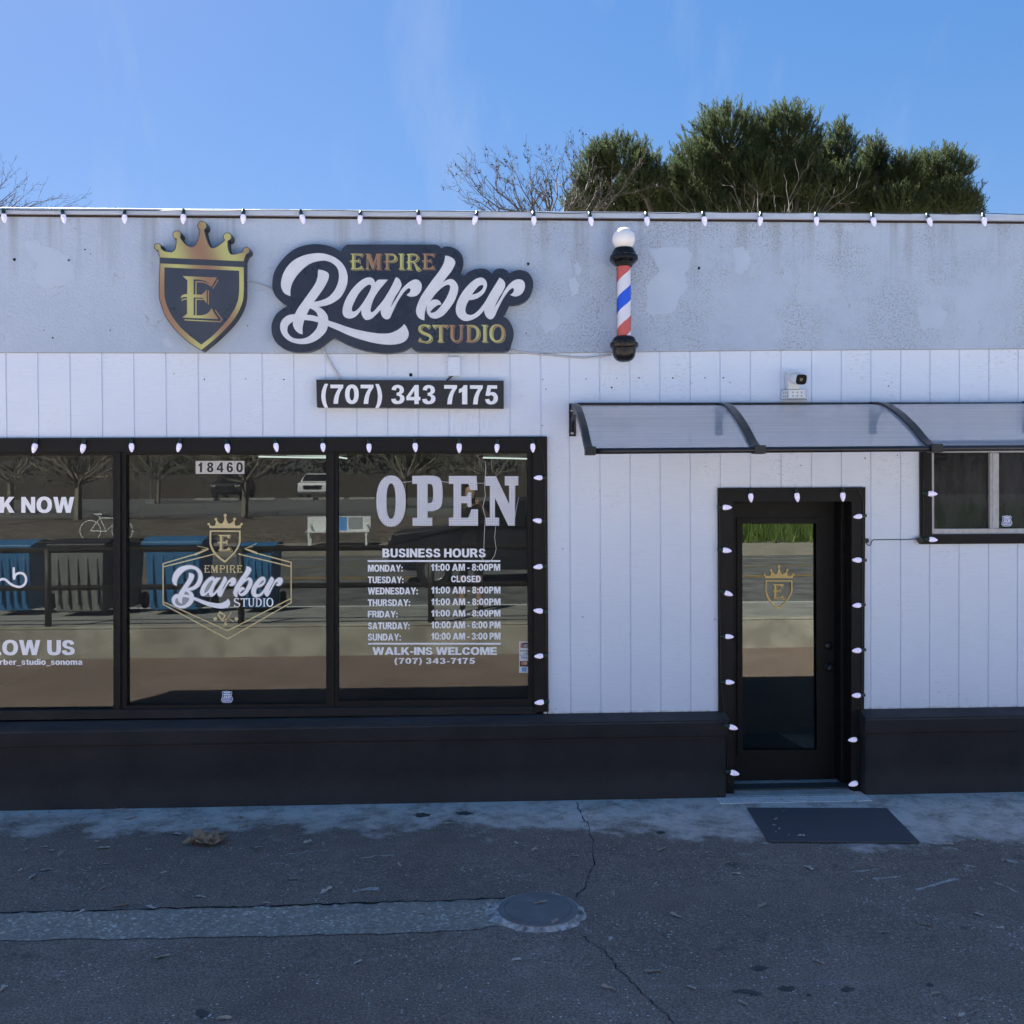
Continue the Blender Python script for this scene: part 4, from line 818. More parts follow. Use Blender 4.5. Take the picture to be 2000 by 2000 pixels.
# nail holes in the wall
rg = random.Random(11)
NH = [(28, 507, 3.2), (134, 508, 2.4), (103, 660, 1.8), (166, 487, 1.6), (177, 496, 1.2), (215, 645, 1.4), (86, 645, 1.2), (399, 741, 1.6), (554.5, 741.5, 1.6), (1031.5, 515.5, 2.9), (802.5, 732, 3.4), (483, 636, 1.2), (1028, 651, 1.3), (1365, 524, 3), (1145, 740, 1.3), (1204, 739, 1.3), (1248, 738, 1.6), (1195, 757, 1.8), (1314, 738, 1.6), (1377, 738, 1.6), (1413, 738, 1.6), (1426, 747, 1.2), (1564.5, 909, 1.3), (1689.5, 895, 1.6), (1753, 889, 1.3), (1735.5, 753.5, 1.3), (1060, 741, 1.3), (1066, 760, 1.4), (1059, 831, 1.2), (340, 730, 1.1), (480, 740, 1.1), (1099, 1072, 1.2), (1138, 1205, 1.2), (1396, 1210, 1.3), (1085, 1385, 1.2)]
for x, y, r_px in NH:
    c = P(x, y, -.0135 if y < 684 else -.0015); rr = r_px / 294
    mb = MB(); mb.prism2([[(c.x + rr * math.cos(t * .7854) * rg.uniform(.7, 1.2), c.z + rr * math.sin(t * .7854) * rg.uniform(.7, 1.2)) for t in range(8)]], c.y, None); obj('nail_hole', mb, M['dullblack'], SHOP)
# interior lights and a few dim things behind the glass
for pa, pb, pya, y in ((505, 640, 892, 2.6), (560, 640, 889, 4.2), (943, 1040, 894, 2.4), (662, 678, 893, 2.6)):
    mb = MB(); A_, B_ = P(pa, pya, y), P(pb, pya + 3, y); mb.box(A_.x, B_.x, y - .07, y + .07, A_.z + .012, A_.z + .05, 1); mb.tube([(A_.x, y, A_.z), (B_.x, y, A_.z - .012)], .007, 8)
    tag(obj('ceiling_light', mb, [M['tube'], M['whiteplastic']]), 'lit fluorescent tube on the shop ceiling seen through the window', 'ceiling light', 'fluorescent tubes inside the shop')

# ================================================================== SIGNS AND FITTINGS
def crown_sign():
    yf, yb = -.10, -.013
    t = thing('shield_sign', 'gold crowned shield sign with letter E mounted on grey stucco', 'sign', P(393, 683, yf))
    ri = len([1]); cg = grow(CROWN, 1.3); sg = grow(SH_OUT, 1.4)
    # silhouette: crown top edge + shield sides
    tip = max(range(len(SH_OUT)), key=lambda i: SH_OUT[i][1])
    right = [p for i, p in enumerate(sg) if 5 < i <= tip]; left = [p for i, p in enumerate(sg) if i > tip]
    sil = [p for p in cg] + [(477.6, 511), (477.4, 522)] + right + left + [(311.8, 514), (311.6, 504)]
    mb = MB(); mb.ppoly([sil], yf, yb, 0, 1); obj('backing', mb, [M['navy'], M['signside']], t)
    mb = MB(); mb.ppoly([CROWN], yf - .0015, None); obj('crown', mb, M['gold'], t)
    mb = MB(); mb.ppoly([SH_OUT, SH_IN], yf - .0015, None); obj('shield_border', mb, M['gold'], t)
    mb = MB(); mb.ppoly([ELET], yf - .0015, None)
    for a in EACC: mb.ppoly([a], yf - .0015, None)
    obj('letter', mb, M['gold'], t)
crown_sign()
def barber_sign():
    yf, yb = -.075, -.013
    t = thing('name_sign', 'large black contour sign with white script Barber above the phone number', 'sign', P(760, 690, yf))
    mb = MB(); mb.ppoly([BACKING], yf, yb, 0, 1); obj('backing', mb, [M['signblack'], M['signside']], t)
    mb = MB()
    for g in BARBER: mb.ppoly(g, yf - .004, yf - .0005)
    obj('script_lettering', mb, M['signwhite'], t)
    for nm, W_ in (('upper_lettering', EMPIRE), ('lower_lettering', STUDIO)):
        mb = MB()
        for g in W_:
            mb.ppoly([[(a + 2.2, b + 2.0) for a, b in l] for l in g], yf - .0008, None, 0)
            mb.ppoly([[(a + 1.1, b + 1.0) for a, b in l] for l in g], yf - .0016, None, 1)
            mb.ppoly(g, yf - .0024, None, 0)
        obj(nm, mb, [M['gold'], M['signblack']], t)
barber_sign()
t = thing('phone_sign', 'narrow black box sign with white phone number below the script sign', 'sign', P(800, 797, -.06))
mb = MB(); mb.ppoly([[(617.5, 741.5), (619, 795.5), (984, 797.5), (983.8, 743.5)]], -.06, -.001); obj('sign_box', mb, M['signside'], t, bevel=.004)
mb = MB(); text(mb, '(707) 343 7175', 627.5, 972.5, 788.5, 751, -.0618, None, gap=.09, space=.34, slope=1.5); obj('lettering', mb, M['vinyl'], t)
# junction box, conduits and cables
mb = MB(); mb.prect(875, 697.5, 898, 734, -.035, -.001); tag(obj('junction_box', mb, M['siding'], bevel=.003), 'small white painted junction box between the two name signs', 'electrical box')
def cable(name, pts, r, m_, label, cat='cable', yb=-.014):
    mb = MB(); mb.tube([P(a, b, yb if len(q) == 0 else q[0]) for a, b, *q in pts], r, 6)
    return tag(obj(name, mb, m_, smooth=True), label, cat)
cable('cable', [(473, 545), (485, 548), (497, 551.5), (510, 557), (524, 561.5), (536, 566)], .004, M['whitewire'], 'thin pale cable linking the shield sign to the script sign', yb=-.03)
cable('conduit', [(630, 678, -.03), (633, 686, -.02), (645, 708, -.012), (658, 728, -.012), (666, 742, -.02)], .007, M['whitewire'], 'slanted white conduit from script sign down to phone number sign', 'conduit')
cable('cable', [(872, 743, -.01), (877, 739, -.01), (882, 735, -.02), (886, 733, -.02)], .005, M['wire'], 'short dark cable from junction box to phone number sign')
cable('cable', [(992, 681), (1010, 686, -.016), (1040, 690.5, -.016), (1075, 693.5, -.012), (1110, 697, -.01), (1140, 699), (1170, 697, -.03), (1194, 692, -.06)], .0065, M['whitewire'], 'long white cable from script sign to the barber pole', yb=-.016)
# barber pole
def pole():
    yc = -.16; c0 = P(1219, 700, yc); sc = (yc - CAM.y) / F
    t = thing('barber_pole', 'red white and blue striped barber pole with white globe', 'barber pole', c0)
    X = c0.x
    def z(zy): return P(1219, 400 + zy / 3.22, yc).z
    def r(w): return w / 3.22 / 2 * sc
    mb = MB(); mb.lathe([(r(88), z(845)), (r(88), z(370))], (X, yc, 0), 'Z', 40)
    o = obj('striped_cylinder', mb, M['stripes'], t, smooth=True)
    mb = MB(); zc = z(216); rr = r(146); mb.lathe([(max(.0005, rr * math.sin(a)), zc + rr * math.cos(a)) for a in [math.pi * k / 20 * .9 for k in range(21)]][::-1], (X, yc, 0), 'Z', 32); obj('globe', mb, M['globe'], t, smooth=True)
    mb = MB(); prof_ = [(96, 392), (106, 388), (108, 378), (124, 376), (126, 366), (150, 364), (162, 356), (176, 350), (180, 336), (174, 322), (160, 316), (152, 312), (150, 300), (134, 298), (130, 284), (120, 276), (100, 272), (2, 271)]
    mb.lathe([(r(w), z(y)) for w, y in prof_], (X, yc, 0), 'Z', 40); smooth_auto(obj('top_cap', mb, M['blackplastic'], t), 35)
    mb = MB(); prof_ = [(2, 988), (60, 986), (104, 976), (132, 958), (146, 932), (150, 904), (168, 900), (178, 890), (178, 872), (164, 864), (150, 862), (148, 850), (134, 848), (132, 836), (112, 832), (104, 828), (90, 827)]
    mb.lathe([(r(w), z(y)) for w, y in prof_], (X, yc, 0), 'Z', 40); smooth_auto(obj('bottom_cap', mb, M['blackplastic'], t), 35)
    for yy in (335, 880): mb = MB(); mb.box(X - .03, X + .03, yc + .05, -.0135, z(yy) - .025, z(yy) + .025); obj('wall_bracket', mb, M['blackplastic'], t)
    mb = MB(); mb.lathe([(r(104), z(832)), (r(104), z(386))], (X, yc, 0), 'Z', 40, a0=R(20), a1=R(200)); obj('clear_sleeve', mb, M['poly'], t, smooth=True)
pole()
# security camera
def seccam():
    t = thing('security_camera', 'white security camera with black face on a perforated bracket', 'security camera', P(1551, 778, -.08))
    k = 19.32
    def q(x, y): return (1520 + x / k, 700 + y / k)
    mb = MB(); pf = [(q(*p)) for p in [(145, 1165), (150, 1450), (360, 1505), (960, 1510), (1080, 1440), (1085, 1180), (960, 1200), (400, 1195)]]
    yf, yb = -.085, -.002
    # bracket: a shallow box with chamfered front corners
    a = P(*q(400, 1200), yf); b = P(*q(1000, 1508), yf); xl = P(*q(140, 1300), -.02).x; xr = P(*q(1085, 1300), -.02).x; zt, zb = a.z + .003, b.z
    vs = [(xl, -.002, zt), (xl, -.03, zt), (a.x, yf, zt), (b.x, yf, zt), (xr, -.03, zt), (xr, -.002, zt)]; vs += [(x, y, zb) for x, y, _ in vs]
    fs = [(0, 1, 2, 3, 4, 5)[::-1], (6, 7, 8, 9, 10, 11)] + [(i, i + 6, (i + 1) % 6 + 6, (i + 1) % 6) for i in range(6)]
    mb.add(vs, [tuple(reversed(f)) for f in fs])
    br = obj('bracket', mb, M['whiteplastic'], t, bevel=.003)
    mb = MB(); m3 = MB()
    for ix in range(3):
        for iz in range(2):
            cx = a.x + (b.x - a.x) * (.26 + .27 * ix); cz = zt - (zt - zb) * (.3 + .42 * iz)
            mb.prism2([[(cx + .006 * math.cos(u * .6283), cz + .006 * math.sin(u * .6283)) for u in range(10)]], yf - .0008, None)
            u = .22 + .28 * ix; px_ = Vector((xl, -.03, cz)).lerp(Vector((a.x, yf, cz)), u); d = (Vector((a.x, yf, 0)) - Vector((xl, -.03, 0))).normalized(); nn = Vector((d.y, -d.x, 0)) * .0008
            m3.add([px_ + nn + d * (-.004) + Vector((0, 0, -.006)), px_ + nn + d * .004 + Vector((0, 0, -.006)), px_ + nn + d * .004 + Vector((0, 0, .006)), px_ + nn + d * (-.004) + Vector((0, 0, .006))], [(0, 1, 2, 3)])
    obj('face_holes', mb, M['greyink'], br); obj('side_holes', m3, M['greyink'], br)
    mb = MB(); mb.ppoly([[q(375, 480), q(385, 1165), q(790, 1165), q(785, 480)]], -.07, -.012); obj('mount_arm', mb, M['whiteplastic'], t, bevel=.008)
    # head: rounded hood pointing right and down
    ax = Vector((.24, -.93, -.24)).normalized(); c = P(*q(840, 790), -.135)
    u = ax.cross(Vector((0, 0, 1))).normalized(); w = u.cross(ax)
    def ring(d, sx_, sz_, up=0):
        r_ = []
        for i in range(24):
            a_ = 2 * math.pi * i / 24; e = .55; cx = math.copysign(abs(math.cos(a_)) ** e, math.cos(a_)); cz = math.copysign(abs(math.sin(a_)) ** e, math.sin(a_))
            r_.append(c + ax * d + u * cx * sx_ + w * (cz * sz_ + up))
        return r_
    hood = MB(); rings = [ring(.012, .041, .034), ring(0, .043, .036), ring(-.05, .043, .036), ring(-.075, .036, .03), ring(-.085, .02, .016)]
    vs = [p for r_ in rings for p in r_]; fs = []
    for i in range(4):
        for j in range(24): fs.append((i * 24 + j, i * 24 + (j + 1) % 24, (i + 1) * 24 + (j + 1) % 24, (i + 1) * 24 + j))
    fs.append(tuple(96 + j for j in range(24))); hood.add(vs, fs); hd = smooth_auto(obj('camera_head', hood, M['whiteplastic'], t), 50)
    mb = MB(); r1 = ring(.008, .039, .032); mb.add(r1, [tuple(range(24))[::-1]]); mb.add(ring(.0082, .015, .015), []); obj('face_plate', mb, M['dullblack'], hd)
    mb = MB(); pts = [c + ax * .009 + (u * math.cos(i * .5236) + w * math.sin(i * .5236)) * .012 for i in range(12)]; mb.add(pts, [tuple(range(12))[::-1]]); obj('lens', mb, M['carglass'], hd)
seccam()
# awning
def awning():
    t = thing('door_awning', 'curved clear polycarbonate awning with black arms above the door', 'awning', P(1500, 853, 0))
    AP = [(0, 0), (-.10, -.009), (-.20, -.028), (-.36, -.086), (-.48, -.142), (-.577, -.192), (-.665, -.245), (-.743, -.292), (-.81, -.322), (-.865, -.338)]
    # resample smoothly
    pr = cr([(a, b, i in (0, len(AP) - 1)) for i, (a, b) in enumerate(AP)] , 3)[:(len(AP) - 1) * 3] + [AP[-1]]
    arms = [P(1121, 791).x, P(1407, 790).x, P(1707, 789).x, P(2006, 788).x]
    def zt(x): return P(1121, 792).z + (P(2000, 787).z - P(1121, 792).z) * (x - arms[0]) / (P(2000, 787).x - arms[0]) 
    def sheet(x0, x1, off):
        vs = []; k = len(pr)
        for x in (x0, x1):
            for y, z in pr: vs.append((x, y - .004, zt(x) + z + off))
        return vs, [(i, i + 1, k + i + 1, k + i) for i in range(k - 1)]
    for i in range(3):
        mb = MB(); mb.add(*sheet(arms[i] + .01, arms[i + 1] - .01, -.004)); obj('canopy_panel', mb, M['poly'], t, smooth=True)
    for i, x in enumerate(arms):
        mb = MB(); hw = .022 if i in (0, 3) else .026; th = .028; k = len(pr)
        vs = []
        for j, (y, z) in enumerate(pr):
            ny, nz = (pr[min(j + 1, k - 1)][0] - pr[max(j - 1, 0)][0]), (pr[min(j + 1, k - 1)][1] - pr[max(j - 1, 0)][1]); L_ = math.hypot(ny, nz); ny, nz = -nz / L_, ny / L_
            if nz < 0: ny, nz = -ny, -nz
            for dx, dd in ((-hw, .010), (hw, .010), (hw, -th), (-hw, -th)): vs.append((x + dx, y - .004 + ny * dd, zt(x) + z + nz * dd))
        fs = []
        for j in range(k - 1):
            for e in range(4): fs.append((j * 4 + e, j * 4 + (e + 1) % 4, (j + 1) * 4 + (e + 1) % 4, (j + 1) * 4 + e))
        fs += [(0, 1, 2, 3), tuple((k - 1) * 4 + e for e in (3, 2, 1, 0))]
        mb.add(vs, fs); mb.box(x - hw - .008, x + hw + .008, -.905, -.835, zt(x) - .367, zt(x) - .318)
        # wall plate with brace
        zz = zt(x); mb.box(x - .034, x + .012, -.014, -.001, zz - .205, zz + .012)
        mb.tube([(x - .012, -.012, zz - .17), (x - .012, -.06, zz - .10), (x - .010, -.14, zz - .062), (x - .008, -.22, zz - .068)], [.014, .015, .014, .012], 8)
        arm = obj('arm', mb, M['blackmetal'], t, bevel=.003)
        for dz in (-.035, -.185): mb = MB(); mb.lathe([(.0005, -.024), (.009, -.022), (.011, -.014)], (x - .014, 0, zz + dz), 'Y', 10); obj('bolt', mb, M['steel'], arm, smooth=True)
    mb = MB(); mb.box(arms[0] + .02, arms[3] + .04, -.028, -.0005, zt(arms[1]) - .004, zt(arms[1]) + .012); obj('wall_rail', mb, M['blackmetal'], t, bevel=.003)
    mb = MB(); za = zt(arms[0]) - .344; zb_ = zt(arms[3]) - .344; mb.tube([(arms[0], -.875, za), (arms[3] + .02, -.875, zb_)], .0175, 12); obj('front_bar', mb, M['blackmetal'], t, smooth=True)
awning()
# string lights --------------------------------------------------------
def bulb_mesh():
    b = MB(); pr = [(.0125, .0), (.0165, .008), (.018, .018), (.0165, .032), (.012, .047), (.006, .058), (.0006, .062)]
    b.lathe(pr, (0, 0, 0), 'Z', 12); s_ = MB(); s_.lathe([(.0006, -.034), (.011, -.034), (.012, -.006), (.0135, .002), (.0125, .004)], (0, 0, 0), 'Z', 10)
    return b, s_
BM, SM = None, None
def lights(name, label, bulbs, wires, clips=()):
    """bulbs: (px,py of socket end, direction deg in image, plane y)"""
    global BM, SM
    x0, y0, a0, p0 = bulbs[0]
    t = thing(name, label, 'string lights', P(x0, y0, p0), 'string lights of white bulbs on the shop')
    mb = MB()
    for w in wires: mb.tube([P(a, b, q) for a, b, q in w], .0028, 5)
    obj('wire', mb, M['wire'], t, smooth=True)
    if BM is None:
        b, s_ = bulb_mesh(); BM = bpy.data.meshes.new('bulb'); BM.from_pydata(b.v, [], b.f); BM.materials.append(M['bulb']); BM.polygons.foreach_set('use_smooth', [True] * len(BM.polygons))
        SM = bpy.data.meshes.new('socket'); SM.from_pydata(s_.v, [], s_.f); SM.materials.append(M['greenplastic']); SM.polygons.foreach_set('use_smooth', [True] * len(SM.polygons))
    for x, y, ang, py_ in bulbs:
        ang += random.uniform(-5, 5)
        o = bpy.data.objects.new('bulb', BM); COL.objects.link(o); o.parent = t; p = P(x, y, py_); o.location = p - WORLD[t.name]
        d = Vector((math.cos(R(ang)), random.uniform(-.18, .02), -math.sin(R(ang)))); o.rotation_euler = d.to_track_quat('Z', 'Y').to_euler(); k = random.uniform(.94, 1.04); o.scale = (k, k, k)
        s_ = bpy.data.objects.new('socket', SM); COL.objects.link(s_); s_.parent = o
def sag(pts, y, n=6, amp=1.6, seed=1):
    rg = random.Random(seed); o = []
    for i in range(len(pts) - 1):
        a, b = pts[i], pts[i + 1]; s_ = rg.uniform(-.6, 1) * amp
        for k in range(n): u = k / n; o.append((a[0] + (b[0] - a[0]) * u, a[1] + (b[1] - a[1]) * u + s_ * 4 * u * (1 - u), y))
    o.append((*pts[-1], y)); return o
K = 1.0352
rx = [7, 119, 235, 346, 459, 569, 680, 790, 898, 1007, 1114, 1220, 1328, 1435, 1540, 1647, 1752, 1856]
rb = [(x * K, 418.5 + x * K * .004 + random.uniform(-1, 1), 90 + random.uniform(-14, 14), -.062) for x in rx]
lights('string_lights', 'string of white bulbs hanging along the roof edge', rb, [sag([(-60, 411)] + [(b[0], b[1] - 9) for b in rb] + [(2060, 420)], -.054, 6, 2.2, 3)])
wx = [67, 158, 248, 339, 428, 520, 609, 696, 783, 866, 938, 1005]
wb = [(x * K, 866.5 + random.uniform(-1, 1), 90 + random.uniform(-12, 12), -.036) for x in wx]
wr = [(1059, 933, 176, -.036), (1057.5, 1018, 184, -.036), (1059, 1106, 173, -.036), (1060, 1194, 182, -.036), (1060.5, 1281, 180, -.036), (1062, 1371, 172, -.036)]
lights('string_lights', 'string of white bulbs around the big shop window', wb + wr, [sag([(-60, 857.5)] + [(b[0], b[1] - 9.5) for b in wb] + [(1050, 857)], -.03, 5, 1.5, 4) + sag([(1050, 857), (1060, 885), (1066, 930), (1064, 1018), (1067, 1106), (1067, 1194), (1068, 1281), (1070, 1371), (1069, 1398)], -.027, 4, 0, 5)[1:]])
dl = [(1411, 991, 2, -.034), (1411, 1074, 3, -.034), (1415, 1157, 16, -.034), (1416, 1243, 3, -.034), (1417, 1332, 8, -.034), (1424, 1419, 14, -.15), (1426, 1508, 10, -.14)]
dt = [(1466, 964, 90, -.034), (1556, 963, 88, -.034), (1646, 962, 84, -.034)]
dr = [(1683, 1008, 172, -.034), (1682, 1094, 180, -.034), (1681, 1182, 175, -.034), (1681, 1270, 174, -.034), (1680, 1358, 175, -.034), (1673, 1444, 170, -.034), (1674, 1529, 172, -.034)]
lights('string_lights', 'string of white bulbs around the black door frame', dl + dt + dr, [
    sag([(1424, 1530), (1420, 1500), (1418, 1420), (1408, 1332), (1407, 1243), (1405, 1157), (1403, 1110), (1406, 1074), (1405, 991), (1407, 965), (1416, 957), (1466, 956), (1556, 956), (1646, 955), (1676, 956), (1686, 975), (1686, 1008), (1685, 1094), (1684, 1182), (1685, 1270), (1683, 1358), (1680, 1444), (1676, 1480), (1681, 1529), (1678, 1555)], -.027, 4, 1.0, 6)])
lights('string_lights', 'string of two white bulbs on the small window frame with plug lead', [(1812, 964, 0, -.034), (1814, 1053, 2, -.034)],
    [[(1803, 880, -.025), (1803, 960, -.025), (1804, 1000, -.025), (1803, 1048, -.025), (1795, 1052, -.02), (1775, 1054, -.008), (1740, 1054, -.008), (1706, 1054.5, -.008), (1702, 1058, -.008), (1701, 1064, -.008), (1697, 1066, -.008), (1693, 1062, -.012), (1690, 1057, -.02)]])
mb = MB(); mb.prect(1687, 1052, 1697, 1060, -.03, -.002); tag(obj('plug_connector', mb, M['blackplastic'], bevel=.002), 'black plug at the edge of the door frame joining the light lead', 'plug', 'plugs of the light lead')
mb = MB(); mb.ppoly([[(1789, 1052), (1799, 1047.5), (1805, 1056), (1797, 1063)][::-1]], -.035, -.021); tag(obj('plug_connector', mb, M['blackplastic'], bevel=.002), 'black plug at the lower corner of the small window frame', 'plug', 'plugs of the light lead')

# ================================================================== LETTERING ON THE GLASS
YG = .0425
def aff(l, s, d):      # map pixels from source box to destination box
    return [(d[0] + (x - s[0]) / (s[2] - s[0]) * (d[2] - d[0]), d[1] + (y - s[1]) / (s[3] - s[1]) * (d[3] - d[1])) for x, y in l]
mb = MB()
text(mb, 'BUSINESS HOURS', 747, 948.5, 1088.5, 1071.5, YG, gap=.08, space=.3)
mb.prect(718, 1094, 977, 1097.5, YG, None); mb.prect(719, 1255.5, 978, 1259, YG, None)
rows = [('MONDAY:', 786.5, '11:00 AM - 8:00PM', 842, 977, 1115.5, 1101.5), ('TUESDAY:', 788, 'CLOSED', 881, 939, 1138, 1124.5), ('WEDNESDAY:', 816, '11:00 AM - 8:00PM', 842.5, 977.5, 1160, 1146), ('THURSDAY:', 801, '11:00 AM - 8:00PM', 842.5, 977.5, 1182.5, 1169),
        ('FRIDAY:', 776.5, '11:00 AM - 8:00PM', 842.5, 977.5, 1205, 1191.5), ('SATURDAY:', 800, '10:00 AM - 6:00 PM', 842.5, 977.5, 1228, 1214), ('SUNDAY:', 783, '10:00 AM - 3:00 PM', 842.5, 977.5, 1250, 1236)]
for i, (d, dx, h, h0, h1, yb_, yc_) in enumerate(rows):
    text(mb, d, 718.5, dx, yb_ + 1, yc_ + 1.5, YG, gap=.06); text(mb, h, h0, h1, yb_ - .8, yc_ - .2, YG, gap=.08, space=.26)
text(mb, 'WALK-INS WELCOME', 727.5, 970.5, 1279, 1264, YG, gap=.05, space=.28); text(mb, '(707) 343-7175', 770.5, 927.5, 1296.5, 1285, YG, gap=.12, space=.3)
tag(obj('hours_lettering', mb, M['vinyl']), 'white vinyl business hours list on the right window pane', 'window lettering')
# OPEN sign
t = thing('open_sign', 'large dotted slab letter OPEN sign on the right window pane', 'sign', P(870, 1028, YG))
TO = (640, 840, 3.33)
OP = [[path("E412 462 96 167", *TO), path("E412 462 30 116", *TO)],
 [path("550,298! 690,298 735,322 747,385 747,440 735,500 690,526 650,527! 650,570! 680,570! 680,622! 552,622! 552,570! 582,570! 582,350! 550,350!", *TO), path("650,350! 676,354 685,385 685,440 676,470 650,475!", *TO)],
 [path("L788,298 968,298 975,390 930,390 915,350 868,350 868,430 905,430 912,405 935,405 935,500 912,500 905,475 868,475 868,570 915,570 935,515 978,515 978,622 788,622 788,570 818,570 818,350 788,350", *TO)],
 [path("L1025,300 1095,300 1180,480 1180,360 1152,360 1152,300 1240,300 1240,360 1220,360 1218,622 1175,622 1088,440 1088,570 1115,570 1115,622 1028,622 1028,570 1055,570 1055,362 1025,362", *TO)]]
def inside(p, loops):
    c = False
    for l in loops:
        for i in range(len(l)):
            (x1, y1), (x2, y2) = l[i], l[i - 1]
            if (y1 > p[1]) != (y2 > p[1]) and p[0] < (x2 - x1) * (p[1] - y1) / (y2 - y1) + x1: c = not c
    return c
for g in OP:
    mb = MB(); mb.ppoly(g, .028, .040); lo = obj('letter', mb, M['ledface'], t)
    mb = MB(); xs = [p[0] for p in g[0]]; ysv = [p[1] for p in g[0]]; st = 4.7
    sm_o = grow(g[0], -1.6); hs_ = [grow(h, 1.6) for h in g[1:]]
    y = min(ysv) + 2.6
    while y < max(ysv):
        x = min(xs) + 2.6
        while x < max(xs):
            if inside((x, y), [sm_o] + hs_): mb.ppoly([[(x + 1.25 * math.cos(k * 1.0472), y + 1.25 * math.sin(k * 1.0472)) for k in range(6)]], .0268, None)
            x += st
        y += st
    obj('led_dots', mb, M['led'], lo)
mb = MB()
for w in ([(775, 938), (785, 942), (800, 941), (806, 939)], [(860, 940), (873, 942), (885, 941)], [(925, 943), (940, 944), (948, 943)], [(947, 900), (949, 915), (946, 945), (948, 968), (943, 990), (948, 1010), (946, 1040), (945, 1075), (941, 1090), (948, 1098), (955, 1098)], [(968, 1028), (966, 1050), (969, 1072), (966, 1085), (958, 1096)], [(1013, 971), (1009, 990), (1006, 1010)]):
    mb.tube([P(a, b, .036) for a, b in w], .0016, 5)
tag(obj('sign_cord', mb, M['whiteplastic'], smooth=True), 'thin white cord hanging around the OPEN sign letters', 'cord')
# round window logo
t = thing('logo_decal', 'gold hexagon and white script logo decal on the middle window pane', 'window decal', P(445, 1250, YG))
mb = MB(); TW = (220, 860, 3.45)
def tw(l): return [(TW[0] + a / TW[2], TW[1] + b / TW[2]) for a, b in l]
for l in ([(690, 765), (340, 853)], [(548, 770), (340, 831), (340, 1105), (775, 1338), (1203, 1093), (1203, 822), (985, 765)], [(845, 765), (1203, 851)], [(346, 1090), (775, 1283), (1197, 1068)]):
    mb.ppoly([tw(stroke(l, 8))], YG - (.0006 if l[0][0] in (346, 690, 845) else 0), None)
for l in ([(542, 770), (555, 762), (620, 738), (645, 730), (648, 736), (600, 757), (560, 775), (546, 776)], [(985, 764), (970, 752), (920, 734), (890, 728), (889, 734), (930, 752), (970, 766), (980, 768)]): mb.ppoly([tw(l)], YG - .0012, None)
for l in ([(645, 728), (570, 712)], [(890, 728), (970, 696)], [(645, 728), (598, 738)], [(890, 728), (945, 716)]): mb.ppoly([tw(stroke(l, 3))], YG - .0012, None)
for cx in (691, 834): mb.ppoly([tw([(cx + 13 * math.cos(k * .45), 1203 + 13 * math.sin(k * .45)) for k in range(14)])], YG, None)
for l in ([(705, 1180), (720, 1148), (765, 1178), (738, 1222)],): mb.ppoly([tw(l), tw([(718, 1178), (724, 1165), (752, 1183), (738, 1205)])], YG, None)
for l in ([(748, 1250), (762, 1215), (800, 1158)], [(735, 1222), (775, 1196), (815, 1222)], [(732, 1212), (752, 1222)], [(764, 1228), (756, 1240), (768, 1243), (770, 1228)]): mb.ppoly([tw(stroke(l, 5))], YG - .0005, None)
obj('gold_frame', mb, M['golddim'], t)
sb_ = (314, 507, 476, 683.5); db_ = (407.5, 1035, 470, 1099)
mb = MB(); CB = (290 + 158 / 6.9, 420 + 90 / 6.9, 290 + 1283 / 6.9, 420 + 1818 / 6.9)
# straighten the tilted shield first, then scale to the decal
def untilt(l): return [(x, y - (x - 393) * .042) for x, y in l]
src = (300.5, 433, 487, 683.5); dst = (405, 1003.5, 474, 1099)
mb.ppoly([aff(untilt(CROWN), src, dst)], YG, None); mb.ppoly([aff(untilt(SH_OUT), src, dst), aff(untilt(SH_IN), src, dst)], YG, None); mb.ppoly([aff(untilt(ELET), src, dst)], YG, None)
for a in EACC: mb.ppoly([aff(untilt(a), src, dst)], YG, None)
bx = (682, 495, 853, 529)
for g in EMPIRE: mb.ppoly([aff(l, (683.8, 495.2, 850.3, 526.2), (398.5, 1104, 474, 1118.5)) for l in g], YG, None)
obj('gold_emblem', mb, M['golddim'], t)
BS = (547.5, 494.4, 1025, 673); BD = (336, 1104, 552, 1188.5)
mb = MB()
for g in BARBER: mb.ppoly([grow(aff(g[0], BS, BD), 1.3)], YG - .0006, None, 1)
for g in BARBER: mb.ppoly([aff(l, BS, BD) for l in g], YG - .0014, None, 0)
for g in STUDIO: mb.ppoly([aff(l, (816, 633.5, 986, 669), (456.5, 1168, 534, 1185.5)) for l in g], YG, None, 0)
obj('script_lettering', mb, [M['vinyl'], M['greyink']], t)
# left pane lettering (the code between the words is left out)
t = thing('booking_lettering', 'white vinyl booking words and loop mark on the left window pane', 'window lettering', P(60, 1299, YG))
mb = MB(); text(mb, 'BOOK NOW', -94, 145, 1001.5, 970.5, YG, gap=.07, space=.3); obj('upper_words', mb, M['vinyl'], t)
mb = MB(); text(mb, 'FOLLOW US', -101, 146, 1279.5, 1250, YG, gap=.05, space=.32); obj('lower_words', mb, M['vinyl'], t)
mb = MB(); text(mb, 'barber_studio_sonoma', -20, 161, 1298.5, 1287, YG, gap=.07); obj('account_name', mb, M['vinyl'], t)
loop_ = [(-25, 1140), (-12, 1139), (-2, 1134), (5, 1131), (12, 1133), (20, 1140), (30, 1145), (40, 1146), (48, 1141), (51, 1132), (48, 1123), (40, 1119), (31, 1122), (28, 1129), (27, 1133)]
lp = cr([(a, b, i in (0, len(loop_) - 1)) for i, (a, b) in enumerate(loop_)], 4)[:(len(loop_) - 1) * 4]
mb = MB(); mb.ppoly([stroke(lp, 4.6)], YG, None); mb.ppoly([stroke([(27, 1108), (27, 1129)], 4.6)], YG - .0006, None); obj('loop_mark', mb, M['vinyl'], t)
